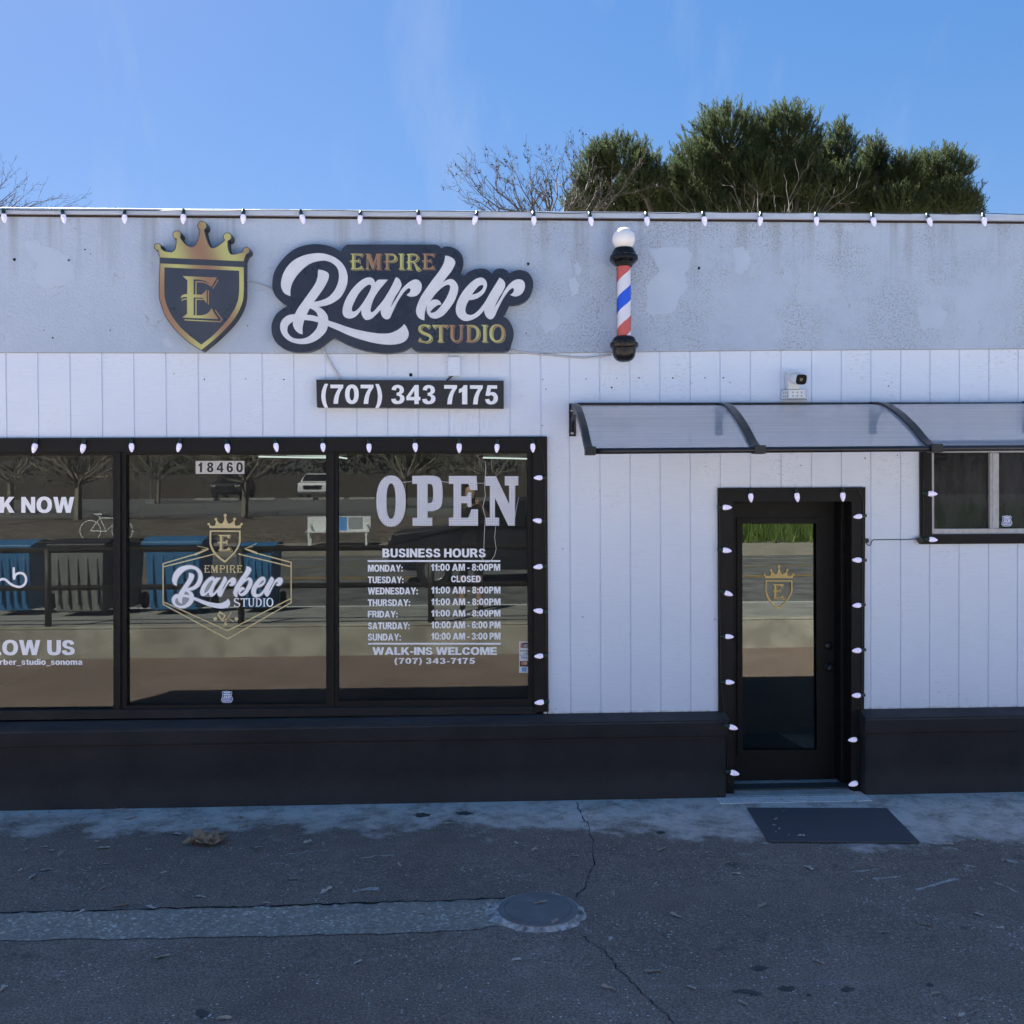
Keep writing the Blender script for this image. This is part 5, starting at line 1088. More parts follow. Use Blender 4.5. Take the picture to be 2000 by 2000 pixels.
# house number
t = thing('house_number', 'street number 18460 on five pale tiles at top of the middle pane', 'house number', P(430, 925, YG))
for i, ch in enumerate('18460'):
    x0 = 382 + i * 19.1; mb = MB(); mb.prect(x0 + .25, 900.3, x0 + 18.85, 925.5, YG - .003, YG + .001); tl = obj('digit_tile', mb, M['tile'], t)
    mb = MB(); w_ = 8 if ch == '1' else 13; text(mb, ch, x0 + 9.5 - w_ / 2, x0 + 9.5 + w_ / 2, 922.5, 903, YG - .0036); obj('digit', mb, M['ink'], tl)
# card stickers
t = thing('card_stickers', 'vertical strip of five small payment card stickers by the right jamb', 'sticker', P(1024, 1314, YG))
mb = MB(); mb.prect(1014, 1253, 1034, 1314, YG, None); obj('strip', mb, M['paleink'], t)
k = 21.46
def cs(l): return [(1000 + a / k, 1240 + b / k) for a, b in l]
y2 = YG - .0008; y3 = YG - .0016
mb = MB(); mb.ppoly([cs([(330, 540), (370, 325), (450, 325), (420, 540)])], y2, None, 1); mb.ppoly([cs([(420, 540), (455, 325), (690, 325), (650, 540)])], y2, None, 0); mb.ppoly([cs([(470, 510), (490, 400), (660, 380), (640, 510)])], y3, None, 2); obj('sticker', mb, [M['ink'], M['redink'], M['greyink']], t)
mb = MB(); text(mb, 'DISCOVER', 1015.5, 1031.5, 1240 + 695 / k, 1240 + 645 / k, y2, mi=0); mb.ppoly([cs([(420, 810), (685, 715), (685, 810)])], y2, None, 1); obj('sticker', mb, [M['ink'], M['greyink']], t)
mb = MB(); mb.ppoly([cs([(320, 838), (690, 838), (690, 858), (320, 858)])], y2, None); text(mb, 'VISA', 1017.5, 1030.5, 1240 + 995 / k, 1240 + 905 / k, y2); obj('sticker', mb, M['blueink'], t)
mb = MB(); mb.ppoly([cs([(325, 1098), (685, 1098), (685, 1328), (325, 1328)])], y2, None, 0); mb.ppoly([cs([(455 + 78 * math.cos(i * .45), 1190 + 78 * math.sin(i * .45)) for i in range(14)])], y3, None, 1); mb.ppoly([cs([(570 + 78 * math.cos(i * .45), 1190 + 78 * math.sin(i * .45)) for i in range(14)])], y3 - .0006, None, 2); obj('sticker', mb, [M['ink'], M['redink'], M['orangeink']], t)
mb = MB(); mb.ppoly([cs([(410, 1360), (600, 1360), (600, 1540), (410, 1540)])], y2, None); obj('sticker', mb, M['skyink'], t)
# security shields
def shield(ox, oy, kx, label, yg):
    base = path("800,490! 920,500 1000,470 1090,500 1200,490! 1265,560! 1225,640 1230,730 1270,800 1290,880 1250,970 1190,1040 1000,1055 810,1040 740,970 725,880 760,780 775,700 780,640 750,560!")
    l = [((x - 1005) * kx + ox, (y - 765) * kx + oy) for x, y in base]
    mb = MB(); mb.ppoly([l], yg, None, 0); mb.ppoly([grow(l, -.9)], yg - .0006, None, 1)
    s_ = kx * 1000
    text(mb, 'J&R', ox - .19 * s_, ox + .18 * s_, oy + .065 * s_, oy - .06 * s_, yg - .0012, mi=0); text(mb, 'SECURITY', ox - .22 * s_, ox + .22 * s_, oy + .14 * s_, oy + .085 * s_, yg - .0012, mi=0)
    mb.prect(ox - .17 * s_, oy - .13 * s_, ox + .17 * s_, oy - .085 * s_, yg - .0012, None, 0); mb.prect(ox - .2 * s_, oy + .18 * s_, ox + .2 * s_, oy + .215 * s_, yg - .0012, None, 0); mb.prect(ox - .15 * s_, oy - .22 * s_, ox + .15 * s_, oy - .175 * s_, yg - .0012, None, 0)
    tag(obj('security_sticker', mb, [M['vinyl'], M['blueink']]), label, 'sticker', 'blue shield security stickers')
shield(443.5, 1361, 22.5 / 560, 'small blue shield security sticker at bottom of the big middle pane', YG)
shield(1966.5, 1017.5, 20.5 / 560, 'small blue shield security sticker on the aluminium framed window', .018)
# door emblem
yd = y_d + .015
src = (300.5, 433, 487, 683.5); dst = (1491, 1104, 1551.5, 1190)
mb = MB(); mb.ppoly([aff(untilt(CROWN), src, dst)], yd, None); mb.ppoly([aff(untilt(SH_OUT), src, dst), aff(untilt(SH_IN), src, dst)], yd, None); mb.ppoly([aff(untilt(ELET), src, dst)], yd, None)
for a in EACC: mb.ppoly([aff(untilt(a), src, dst)], yd, None)
tag(obj('emblem_decal', mb, M['goldflat']), 'gold crowned shield decal on the door glass', 'window decal')

# ================================================================== THINGS ON THE GROUND
q = [G(1459, 1580, .004), G(1500, 1645, .004), G(1797, 1647.5, .004), G(1732, 1580.5, .004)]
mb = MB(); up = Vector((0, 0, .010)); mb.add([*q, *[p + up for p in q]], [(3, 2, 1, 0), (4, 5, 6, 7)] + [(i, (i + 1) % 4, (i + 1) % 4 + 4, i + 4) for i in range(4)])
tag(obj('door_mat', mb, M['mat'], bevel=.004), 'dark blue grey rubber mat lying in front of the door', 'door mat')
# drain grate
t = thing('trench_drain', 'pale perforated drain grate set in the ground before the door', 'drain', G(1560, 1563))
a, b = G(1409, 1569.5, .006), G(1709, 1569.5, .006); a2 = G(1414, 1558, .006)
dx0, dx1, dy0, dy1 = a.x, b.x, a.y, G(1560, 1557.5, .006).y
zg = GZ(dy0) 
mb = MB(); mb.add([(dx0, dy0, zg + .0035), (dx1, dy0, zg + .0035), (dx1, dy1, zg + .0035), (dx0, dy1, zg + .0035)], [(0, 1, 2, 3)]); obj('channel', mb, M['pit'], t)
mb = MB(); nh = 32; w_ = (dx1 - dx0) / nh; z = zg + .010; dyy = (dy1 - dy0)
for i in range(nh + 1): mb.box(dx0 + i * w_ - w_ * .24, dx0 + i * w_ + w_ * .24, dy0, dy1, zg + .004, z)
for j in range(4): y = dy0 + dyy * j / 3; mb.box(dx0 - w_ * .2, dx1 + w_ * .2, y - .006, y + .006, zg + .0045, z + .0006)
obj('grate', mb, M['grate'], t)
# manhole
c = (G(967, 1783) + G(1135, 1783)) / 2; rr = (G(1135, 1783) - G(967, 1783)).length / 2
t = thing('manhole_cover', 'round grey utility cover ringed by rough pale mortar', 'manhole cover', c)
mb = MB(); rg = random.Random(3); n_ = 60; vs = []; zc = GZ(c.y)
for ri, (f0, zz) in enumerate(((1.10, .0015), (1.03, .013), (.93, .018))):
    for i in range(n_):
        a_ = 2 * math.pi * i / n_; f = f0 * (1 + (rg.uniform(-.05, .04) if ri < 2 else rg.uniform(-.008, .008)))
        if ri == 0 and 2.6 < a_ < 3.7: f *= 1.16
        vs.append((c.x + rr * f * math.cos(a_), c.y + rr * .98 * f * math.sin(a_), zc + zz + (rg.uniform(-.004, .004) if ri == 1 else 0)))
fs = [(ri * n_ + i, ri * n_ + (i + 1) % n_, (ri + 1) * n_ + (i + 1) % n_, (ri + 1) * n_ + i) for ri in range(2) for i in range(n_)]
mb.add(vs, fs); obj('mortar_ring', mb, M['mortar'], t, smooth=True)
mb = MB(); mb.lathe([(rr * .935, .012), (rr * .93, .021), (rr * .80, .022), (rr * .79, .019), (rr * .77, .019), (rr * .76, .022), (.001, .023)], (c.x, c.y, zc), 'Z', 48); smooth_auto(obj('cover', mb, M['manhole'], t), 30)
# dry leaves
def leaf_mesh(seed, sz, jag_=.25, curl=.5, lobes=0):
    rg = random.Random(seed); n_ = 12 if not lobes else 20; vs = [(0, 0, sz * .1)]
    for i in range(n_):
        a_ = 2 * math.pi * i / n_; r_ = sz * (.5 + .5 * abs(math.cos(a_))) * (1 + rg.uniform(-jag_, jag_))
        if lobes: r_ = sz * (.55 + .45 * abs(math.cos(lobes * a_ / 2 + .3))) * (1 + rg.uniform(-jag_, jag_))
        x, y = r_ * math.cos(a_), r_ * math.sin(a_) * (.55 if not lobes else .8)
        vs.append((x, y, max(.001, sz * curl * (abs(y) / sz) ** 1.2 * rg.uniform(.2, 1.3) + sz * .05 + rg.uniform(0, .12) * sz)))
    return vs, [(0, 1 + i, 1 + (i + 1) % n_) for i in range(n_)]
LM = []
for i in range(7):
    v, f = leaf_mesh(100 + i, .026 + .004 * (i % 4), .3, .7); me = bpy.data.meshes.new('dry_leaf'); me.from_pydata(v, [], f); me.materials.append(M['dryleaf'] if i % 3 else M['dryleafpale']); LM.append(me)
spots = [(86, 1655), (100, 1662), (118, 1668), (75, 1620), (140, 1628), (190, 1645), (203, 1657), (45, 1640), (52, 1660), (90, 1700), (62, 1715), (206, 1688), (144, 1570), (235, 1580), (405, 1615), (430, 1628), (475, 1615), (500, 1657), (510, 1641), (470, 1597), (346, 1630), (320, 1705), (200, 1736), (573, 1718), (602, 1645), (630, 1648), (236, 1770), (296, 1774), (157, 1783), (316, 1870), (823, 1784), (875, 1610), (764, 1613), (720, 1600), (1043, 1660), (1008, 1646), (1125, 1672), (1198, 1745), (1192, 1835), (1197, 1933), (1186, 1930), (1350, 1930), (1437, 1707), (1418, 1686), (1490, 1770), (1580, 1697), (1785, 1755), (1806, 1807), (1912, 1787), (1953, 1813), (1727, 1822), (1827, 1942), (1880, 1983), (1915, 1737), (1272, 1899), (1007, 1876), (5, 1932), (440, 1990), (1293, 1660), (1096, 1600), (1105, 1588), (1516, 1600), (1510, 1612), (1522, 1619), (1530, 1584), (1515, 1625), (1566, 1633), (1541, 1631), (1527, 1562), (1670, 1566), (1685, 1569), (120, 1607), (30, 1600), (60, 1592), (162, 1600), (255, 1600), (96, 1587), (40, 1700), (1055, 1764), (1085, 1800), (388, 1752), (520, 1765), (1320, 1790), (1600, 1880), (700, 1880), (860, 1930), (1450, 1960), (640, 1740), (1700, 1680), (1760, 1690), (1850, 1650), (1900, 1640), (1960, 1680), (1240, 1610), (1330, 1590), (985, 1620), (780, 1690), (290, 1660), (330, 1585), (455, 1570)]
onmat = []
for i, (x, y) in enumerate(spots):
    dz = .0
    lab = 'small curled dry brown leaf on the shaded asphalt'
    if 1465 < x < 1790 and 1582 < y < 1645: dz = .0145; lab = 'tiny dry leaf lying on the dark rubber mat'
    elif 1410 < x < 1705 and 1558 < y < 1570: dz = .012; lab = 'dry leaf caught on the pale drain grate'
    elif 985 < x < 1120 and 1748 < y < 1815: dz = .024; lab = 'dry leaf lying on the round utility cover'
    elif x < 930 and 1784 < y < 1832 or (x, y) == (823, 1784): dz = .005; lab = 'single dry leaf lying on the pale concrete gutter strip'
    o = bpy.data.objects.new('dry_leaf', LM[i % 7]); COL.objects.link(o); o.location = G(x, y, dz + .001); k = random.uniform(.6, 1.15) * (.55 if 'mat' in lab else 1)
    o.scale = (k, k, k); o.rotation_euler = (random.uniform(-.15, .15), random.uniform(-.15, .15), random.uniform(0, 6.28))
    tag(o, lab, 'leaf', 'dry leaves scattered on the ground')
mb = MB()
for i, (dx, dy, s_) in enumerate(((0, 0, .085), (.05, -.03, .07), (-.06, -.02, .06), (.0, -.05, .055), (.09, .0, .05))):
    v, f = leaf_mesh(300 + i, s_, .35, .75, 5); g = G(401, 1645, .004); ca, sa = math.cos(i * 1.9), math.sin(i * 1.9)
    mb.add([(g.x + dx + x * ca - y * sa, g.y + dy + x * sa + y * ca, g.z + z_ + .004 * i) for x, y, z_ in v], f)
tag(obj('crumpled_leaf', mb, M['bigleaf']), 'large crumpled brown leaf on the asphalt before the window', 'leaf')
# ================================================================== TREES BEHIND THE SHOP
def TP(px, py, d): return P(px, py, d)          # a point seen at (px,py) that stands at distance y=d
def shoot_proto(seed, L=.36, n=46, nl=.066):
    rg = np.random.RandomState(seed); V = []; Fc = []
    ben = rg.uniform(-.12, .12, 2)
    for i in range(n):
        t = rg.rand() ** .8; c = np.array([ben[0] * t * t, ben[1] * t * t, L * t]); a = rg.uniform(0, 6.283); up = rg.uniform(1.1, 2.4)
        d = np.array([math.cos(a), math.sin(a), up]); d /= np.linalg.norm(d); s = np.cross(d, rg.normal(size=3)); s /= np.linalg.norm(s)
        l = nl * rg.uniform(.8, 1.25) * (1.0 if t < .85 else .75); w = .0075
        b = len(V); V += [c - s * w * .6, c + s * w * .6, c + d * l + s * w * .25, c + d * l - s * w * .25]; Fc.append((b, b + 1, b + 2, b + 3))
    return np.array(V), np.array(Fc)
PROT = [shoot_proto(i) for i in range(8)]
def rotz_to(d, a):
    z = np.array(d) / np.linalg.norm(d); x = np.cross([.3, .9, .1], z); x /= np.linalg.norm(x); y = np.cross(z, x)
    c, s = math.cos(a), math.sin(a); return np.stack([x * c + y * s, -x * s + y * c, z], 1)
def branch_tubes(segs, sides=4):
    V = []; Fc = []
    for a, b, ra, rb in segs:
        a = np.array(a); b = np.array(b); d = b - a; L = np.linalg.norm(d)
        if L < 1e-5: continue
        d /= L; u = np.cross(d, [.31, .77, .55]); u /= np.linalg.norm(u); w = np.cross(d, u); o = len(V)
        for p, r in ((a, ra), (b, rb)):
            for k in range(sides): t = 6.2832 * k / sides; V.append(p + (u * math.cos(t) + w * math.sin(t)) * r)
        for k in range(sides): Fc.append((o + k, o + (k + 1) % sides, o + sides + (k + 1) % sides, o + sides + k))
    return np.array(V), Fc
def pine(lobes, d0, label, base_px, seed):
    rg = np.random.RandomState(seed); V = []; Fc = []; off = 0; segs = []
    base = TP(base_px, 960, d0); base = np.array([base.x, base.y, 0]); t = thing('pine_tree', label, 'tree', tuple(base))
    k_ = (d0 - CAM.y) / F
    hub = np.array([base[0], base[1], 3.2])
    segs.append((base, hub, .28, .22))
    for (cx, cy, rx, rz, dy) in lobes:
        c = np.array(TP(cx, cy, d0 + dy)); kk = (d0 + dy - CAM.y) / F * 1.06; ax, az = rx * kk, rz * kk; ay = ax * .8
        stem = c - np.array([0, 0, az * .55]); segs.append((hub, (hub + stem) / 2 + rg.normal(0, .15, 3), .14, .09)); segs.append(((hub + stem) / 2, stem, .09, .05))
        n = int(760 * ax * ay + 620 * (ax + ay) * az)
        for i in range(n):
            v = rg.normal(size=3); v /= np.linalg.norm(v)
            if v[2] < -.55: continue
            rr = rg.uniform(.42, 1.0) ** .36
            if rg.rand() < .16: rr *= rg.uniform(1.03, 1.16)
            bump_ = .95 + .26 * math.sin(v[0] * 8 + cx) * math.cos(v[2] * 7 + v[1] * 6 + cy)
            p = c + v * np.array([ax, ay, az]) * rr * bump_
            dr = np.array([v[0] * .50, v[1] * .50, .88 + .25 * max(0, v[2])]) + rg.normal(0, .10, 3)
            if v[2] < -.2: dr = np.array([v[0] * .9, v[1] * .9, .55]) + rg.normal(0, .2, 3)
            sc = rg.uniform(.7, 1.15); Mx = rotz_to(dr, rg.uniform(0, 6.28)); pv, pf = PROT[rg.randint(8)]
            p = p - Mx[:, 2] * .36 * sc * .85
            V.append((pv * sc) @ Mx.T + p); Fc.append(pf + off); off += len(pv)
            if i % 14 == 0: segs.append((stem + (p - stem) * .15, p, .016, .006))
    V = np.concatenate(V); Fc = np.concatenate(Fc)
    obj('crown', (V, Fc.tolist()), M['needle'], t)
    bv, bf = branch_tubes(segs, 6); obj('trunk', (bv, bf), M['bark'], t, smooth=True)
    return t
pine([(1160, 345, 42, 42, .5), (1215, 308, 55, 46, .2), (1262, 352, 48, 58, -.4), (1352, 335, 46, 60, -.2), (1420, 272, 74, 66, .2), (1535, 262, 68, 62, .3), (1470, 345, 66, 58, -.5), (1560, 350, 58, 55, -.2), (1222, 395, 46, 32, .4), (1320, 400, 50, 34, -.1), (1410, 405, 60, 32, -.4), (1520, 405, 70, 32, .2), (1400, 350, 90, 60, 1.4), (1560, 330, 70, 60, 1.4), (1270, 380, 90, 44, 1.2), (1150, 395, 50, 30, .8), (1340, 405, 110, 40, 1.6), (1500, 400, 120, 44, 1.6), (1620, 395, 70, 44, 1.2), (1170, 300, 30, 30, .3)], 13.5, 'broad dark pine with tall rounded crown rising behind the roof', 1440, 5)
pine([(1640, 290, 36, 56, .2), (1652, 365, 52, 48, -.2), (1710, 308, 28, 46, .4), (1768, 342, 38, 48, 0), (1842, 328, 56, 42, .3), (1858, 386, 54, 40, -.2), (1755, 395, 56, 34, -.4), (1660, 405, 60, 30, .2), (1790, 370, 80, 45, 1.2), (1700, 375, 60, 45, 1.2), (1740, 400, 110, 40, 1.5), (1890, 405, 34, 30, .2), (1700, 340, 40, 50, .9)], 14.0, 'lower dark pine with rounded right shoulder behind the roof', 1770, 9)
def bare_tree(name, base, targets, r0, seed, label, m_, depth=4, spread=.55, twig=.9, leaves=0, fork=None):
    """limbs from base to each target, then recursive side twigs"""
    rg = np.random.RandomState(seed); segs = []; lv = []
    def limb(a, b, ra, rb, lvl):
        a = np.array(a, float); b = np.array(b, float); n = max(3, int(5 if lvl == 0 else 4)); L = np.linalg.norm(b - a); prev = a; d = (b - a) / n
        for i in range(n):
            p = a + d * (i + 1) + (rg.normal(0, .035, 3) * L if i < n - 1 else 0); r1 = ra + (rb - ra) * i / n; r2 = ra + (rb - ra) * (i + 1) / n
            segs.append((prev, p, r1, r2))
            if lvl < depth and (i > 0 or lvl > 0):
                for q in range(1 if rg.rand() < .3 else 2 if rg.rand() < .6 else 3):
                    dd = (p - prev) / np.linalg.norm(p - prev) + rg.normal(0, spread, 3); dd[2] += .28; dd /= np.linalg.norm(dd)
                    l2 = L * rg.uniform(.28, .55) * twig
                    if l2 > .05: limb(p, p + dd * l2, r2 * .58, max(.0025, r2 * .25), lvl + 1)
            if leaves and lvl >= depth - 1 and rg.rand() < leaves: lv.append(p)
            prev = p
    fk = np.array(base) + np.array([0, 0, 1.5]) if fork is None else np.array(fork)
    segs.append((np.array(base), fk, r0 * 1.25, r0))
    for tg in targets: limb(fk, tg, r0 * .5, .005, 0)
    t = thing(name, label, 'tree' if 'tree' in name else 'shrub', tuple(base))
    v, f = branch_tubes(segs, 3 if depth > 3 else 4); obj('branches', (v, f), m_, t)
    if lv:
        V = []; Fc = []
        for p in lv:
            o = len(V); u = rg.normal(size=3); u /= np.linalg.norm(u); w = np.cross(u, rg.normal(size=3)); w /= np.linalg.norm(w); q = np.array(p) - np.array([0, 0, .03])
            V += [q - u * .012, q + w * .035, q + u * .012, q - w * .035]; Fc.append((o, o + 1, o + 2, o + 3))
        tag(obj('catkins', (np.array(V), Fc), M['bark'], t), kind='stuff')
    return t
def tps(l, d): return [np.array(TP(a, b, d + c)) for a, b, c in l]
b0 = TP(1085, 900, 11.0)
bare_tree('bare_tree', (b0.x, b0.y, 0), tps([(912, 385, 0), (922, 362, .5), (950, 350, -.3), (978, 345, .3), (1008, 338, -.5), (1035, 330, .4), (1070, 335, 0), (1092, 318, .5), (1118, 338, -.3), (1138, 318, .2), (1150, 350, 0), (1195, 372, -.5), (1225, 362, -.8), (935, 405, .4), (1180, 395, .3), (1000, 390, .5), (1060, 375, -.6), (1110, 370, .6), (965, 385, -.2), (1030, 362, .2), (1160, 385, .5)], 11.0), 0.05, 21, 'bare grey twiggy tree left of the big pine', M['twig'], depth=3, spread=.5, twig=.70, leaves=.05, fork=(b0.x, b0.y, TP(1085, 480, 11.0).z))
b1 = TP(1500, 900, 10.5)
bare_tree('bare_shrub', (b1.x, b1.y, 0), tps([(1433, 367, 0), (1455, 390, .2), (1480, 375, .2), (1510, 385, 0), (1560, 352, .3), (1545, 395, 0), (1590, 400, -.2), (1672, 368, 0), (1647, 376, .3), (1330, 400, .2), (1400, 405, 0)], 10.5), .03, 31, 'thin pale bare shoots in front of the big pine', M['twig'], depth=1, spread=.35, twig=.6, fork=(b1.x, b1.y, TP(1500, 520, 10.5).z))
b2 = TP(-110, 900, 14.0)
bare_tree('bare_tree', (b2.x, b2.y, 0), tps([(12, 352, 0), (28, 372, .4), (46, 384, 0), (72, 396, .3), (88, 392, -.3), (112, 410, 0), (58, 412, .3), (-30, 350, 0), (-80, 330, .3), (-140, 320, 0), (-200, 340, .4), (10, 400, -.3), (0, 368, .5)], 14.0), 0.06, 41, 'bare dark twiggy tree at the left edge of the roofline', M['twigdark'], depth=3, spread=.55, twig=.55, fork=(b2.x, b2.y, TP(-110, 470, 14.0).z))

# ================================================================== ACROSS THE STREET (seen mirrored in the windows)
def bin_(label, x, y, body, lid, w=.62, h=.98, rot=0, lidopen=0, z=SW):
    t = thing('wheelie_bin', label, 'bin', (x, y, z), 'wheeled bins on the pavement')
    a, b, d = w / 2, w / 2 * .86, .36
    mb = MB(); vs = [(sx * (b if zz == 0 else a), sy * (d * .8 if zz == 0 else d), .06 + zz * (h - .12)) for zz in (0, 1) for sx, sy in ((-1, -1), (1, -1), (1, 1), (-1, 1))]
    mb.add([(x + p, y + q, z + r) for p, q, r in vs], [(3, 2, 1, 0), (4, 5, 6, 7)] + [(i, (i + 1) % 4, (i + 1) % 4 + 4, i + 4) for i in range(4)])
    for k in range(-2, 3): mb.box(x + k * a * .36 - .02, x + k * a * .36 + .02, y + d * .9, y + d * 1.0, z + .15, z + h * .8)
    obj('body', mb, body, t, bevel=.03)
    mb = MB(); n_ = 6
    for k in range(n_):
        u0, u1 = k / n_, (k + 1) / n_; f = lambda u: h - .05 + .09 * math.sin(math.pi * (.15 + .8 * u))
        mb.add([(x - a - .03, y - d - .03 + (2 * d + .06) * u0, z + f(u0)), (x + a + .03, y - d - .03 + (2 * d + .06) * u0, z + f(u0)), (x + a + .03, y - d - .03 + (2 * d + .06) * u1, z + f(u1)), (x - a - .03, y - d - .03 + (2 * d + .06) * u1, z + f(u1))], [(0, 1, 2, 3)])
    mb.box(x - a - .03, x + a + .03, y - d - .03, y + d + .03, z + h - .07, z + h - .02); obj('lid', mb, lid, t, bevel=.01)
    for sx in (-1, 1):
        mb = MB(); mb.lathe([(.02, -.03), (.11, -.03), (.12, -.015), (.12, .015), (.11, .03), (.02, .03)], (x + sx * (a + .02), y - d * .8, z + .12), 'X', 16); obj('wheel', mb, M['tyre'], t, smooth=True)
bin_('blue lidded recycling bin farthest left on the opposite pavement', XM(40, -7.4), -7.4, M['binblue'], M['binblue'], .58)
bin_('grey trash bin with dark lid on the opposite pavement', XM(170, -7.2), -7.2, M['bingrey'], M['binlid'], .72, 1.0)
bin_('second grey trash bin with dark lid beside the first', XM(232, -7.5), -7.5, M['bingrey'], M['binlid'], .5, .98)
bin_('wide blue recycling bin behind the railing', XM(352, -7.3), -7.3, M['binblue'], M['binblue'], .76, 1.02)
bin_('blue recycling bin nearest the railing end', XM(507, -7.45), -7.45, M['binblue'], M['binblue'], .50, .92)
def bench(x, y, z):
    t = thing('street_bench', 'white street bench with a printed advert backrest', 'bench', (x, y, z))
    mb = MB(); mb.box(x - 1, x + 1, y - .05, y + .40, z + .42, z + .46); obj('seat', mb, M['carwhite'], t)
    mb = MB(); mb.box(x - 1, x + 1, y - .09, y - .05, z + .45, z + .92); mb.box(x - .2, x + .25, y - .05, y - .045, z + .47, z + .90, 1); mb.box(x + .3, x + .75, y - .05, y - .046, z + .5, z + .88, 2); obj('backrest', mb, [M['carwhite'], M['skyink'], M['greyink']], t)
    for sx in (-.9, .9):
        mb = MB(); mb.box(x + sx - .03, x + sx + .03, y - .06, y - .01, z, z + .42); mb.box(x + sx - .03, x + sx + .03, y + .33, y + .38, z, z + .42); mb.box(x + sx - .03, x + sx + .03, y - .05, y + .38, z + .62, z + .66); obj('leg', mb, M['carwhite'], t)
bench(XM(662, -25), -25, .48)
def bike(x, y, z):
    t = thing('bicycle_sculpture', 'white painted bicycle frame standing on the bank', 'bicycle', (x, y, z))
    for sx in (-.52, .52):
        mb = MB(); mb.tube([(x + sx + .34 * math.cos(k * .2618), y, z + .36 + .34 * math.sin(k * .2618)) for k in range(25)], .018, 6); obj('wheel', mb, M['carwhite'], t, smooth=True)
    mb = MB()
    for l in ([(-.52, .36), (-.2, .78), (.4, .78), (.52, .36)], [(-.2, .78), (.0, .34), (.4, .76)], [(-.52, .36), (.0, .34)], [(-.2, .78), (-.24, .9)], [(.4, .78), (.36, .96), (.5, 1.0), (.54, .93)]): mb.tube([(x + a, y, z + b) for a, b in l], .02, 6)
    mb.box(x - .38, x - .12, y - .06, y + .06, z + .89, z + .93); obj('frame', mb, M['carwhite'], t)
bike(XM(208, -26.5), -26.5, .58)
def car(name, label, x, y, z, paint, ang, scale=1.0):
    t = thing(name, label, 'car', (x, y, z)); ch = []
    prof_ = [(-2.25, .45), (-2.28, .8), (-2.15, 1.02), (-1.2, 1.12), (-.55, 1.58), (.3, 1.68), (1.5, 1.62), (2.15, 1.1), (2.28, .9), (2.25, .45), (1.9, .32), (-1.9, .32)]
    W_ = .92; ca, sa = math.cos(ang), math.sin(ang)
    def tf(p): a, b, c = p; return (x + scale * (a * ca - b * sa), y + scale * (a * sa + b * ca), z + scale * c)
    def part(nm, mb, m_, par=t, bevel=0, sm=False): mb.v = [tf(v) for v in mb.v]; return obj(nm, mb, m_, par, bevel=bevel, smooth=sm)
    n_ = len(prof_); vs = []
    for s_ in (-1, 1):
        for a, c in prof_: w = W_ if c < 1.13 else W_ * .80; vs.append((a, s_ * w, c))
    mb = MB(); mb.add(vs, [tuple(range(n_)), tuple(range(n_, 2 * n_))[::-1]] + [(i, n_ + i, n_ + (i + 1) % n_, (i + 1) % n_) for i in range(n_)]); body = part('body', mb, paint, bevel=.05)
    mb = MB()
    for s_ in (-1, 1):
        mb.add([(-1.0, s_ * .905, 1.14), (-.5, s_ * .79, 1.52), (.28, s_ * .76, 1.61), (.28, s_ * .915, 1.14)], [(0, 1, 2, 3)]); mb.add([(.36, s_ * .915, 1.14), (.36, s_ * .76, 1.61), (1.42, s_ * .77, 1.55), (1.85, s_ * .9, 1.16)], [(0, 1, 2, 3)])
    part('side_windows', mb, M['carglass'])
    mb = MB(); mb.add([(-1.19, -.8, 1.16), (-1.19, .8, 1.16), (-.60, .70, 1.57), (-.60, -.70, 1.57)], [(0, 1, 2, 3)]); part('windscreen', mb, M['carglass'])
    mb = MB(); mb.add([(-2.30, -.55, .62), (-2.30, .55, .62), (-2.28, .6, .86), (-2.28, -.6, .86)], [(0, 1, 2, 3)]); part('grille', mb, M['carglass'])
    for s_ in (-1, 1):
        mb = MB(); mb.add([(-2.29, s_ * .62, .84), (-2.27, s_ * .9, .86), (-2.0, s_ * .935, 1.0), (-2.16, s_ * .62, 1.0)], [(0, 1, 2, 3)]); part('headlight', mb, M['headlight'])
        for a in (-1.4, 1.4):
            mb = MB(); mb.lathe([(.02, -.11), (.30, -.11), (.34, -.08), (.34, .08), (.30, .11), (.02, .11)], (a, s_ * .84, .34), 'Y', 20); w = part('wheel', mb, M['tyre'], sm=False)
            mb = MB(); mb.lathe([(.001, .0), (.2, .0), (.21, .02)], (a, s_ * .96, .34), 'Y', 14); part('rim', mb, M['steel'], w)
car('parked_car', 'white car parked nose out in the lot across the street', XM(628, -59.5), -58, 1.9, M['carwhite'], -math.pi / 2)
car('parked_car', 'dark car parked under the tree across the street', XM(468, -59.5), -58, 1.9, M['cardark'], -math.pi / 2)
car('passing_car', 'black car on the near lane of the street', .75, -12.6, SW - .1, M['cardark'], 0)
car('passing_car', 'silver white car on the far lane of the street', 1.6, -22.0, SW - .15, M['carwhite'], 0)
for i, px in enumerate((410, 447, 516, 590, 650, 710)):
    mb = MB(); x = XM(px, -56); mb.box(x - .8, x + .8, -55.6, -55.4, 1.84, 2.0); tag(obj('wheel_stop', mb, M['concrete'], bevel=.03), 'pale concrete wheel stop in the lot across the street', 'wheel stop', 'wheel stops in the car park')
mb = MB(); zf = 1.95
for k in range(110):
    x = -62 + k * .95; mb.box(x, x + .93, -66.1, -66.0, zf, zf + 1.75 + .03 * math.sin(k * 3.3))
f_ = obj('board_fence', mb, M['wood']); tag(f_, 'long dark wooden board fence behind the car park', 'fence')
rg = np.random.RandomState(5); V = []; Fc = []
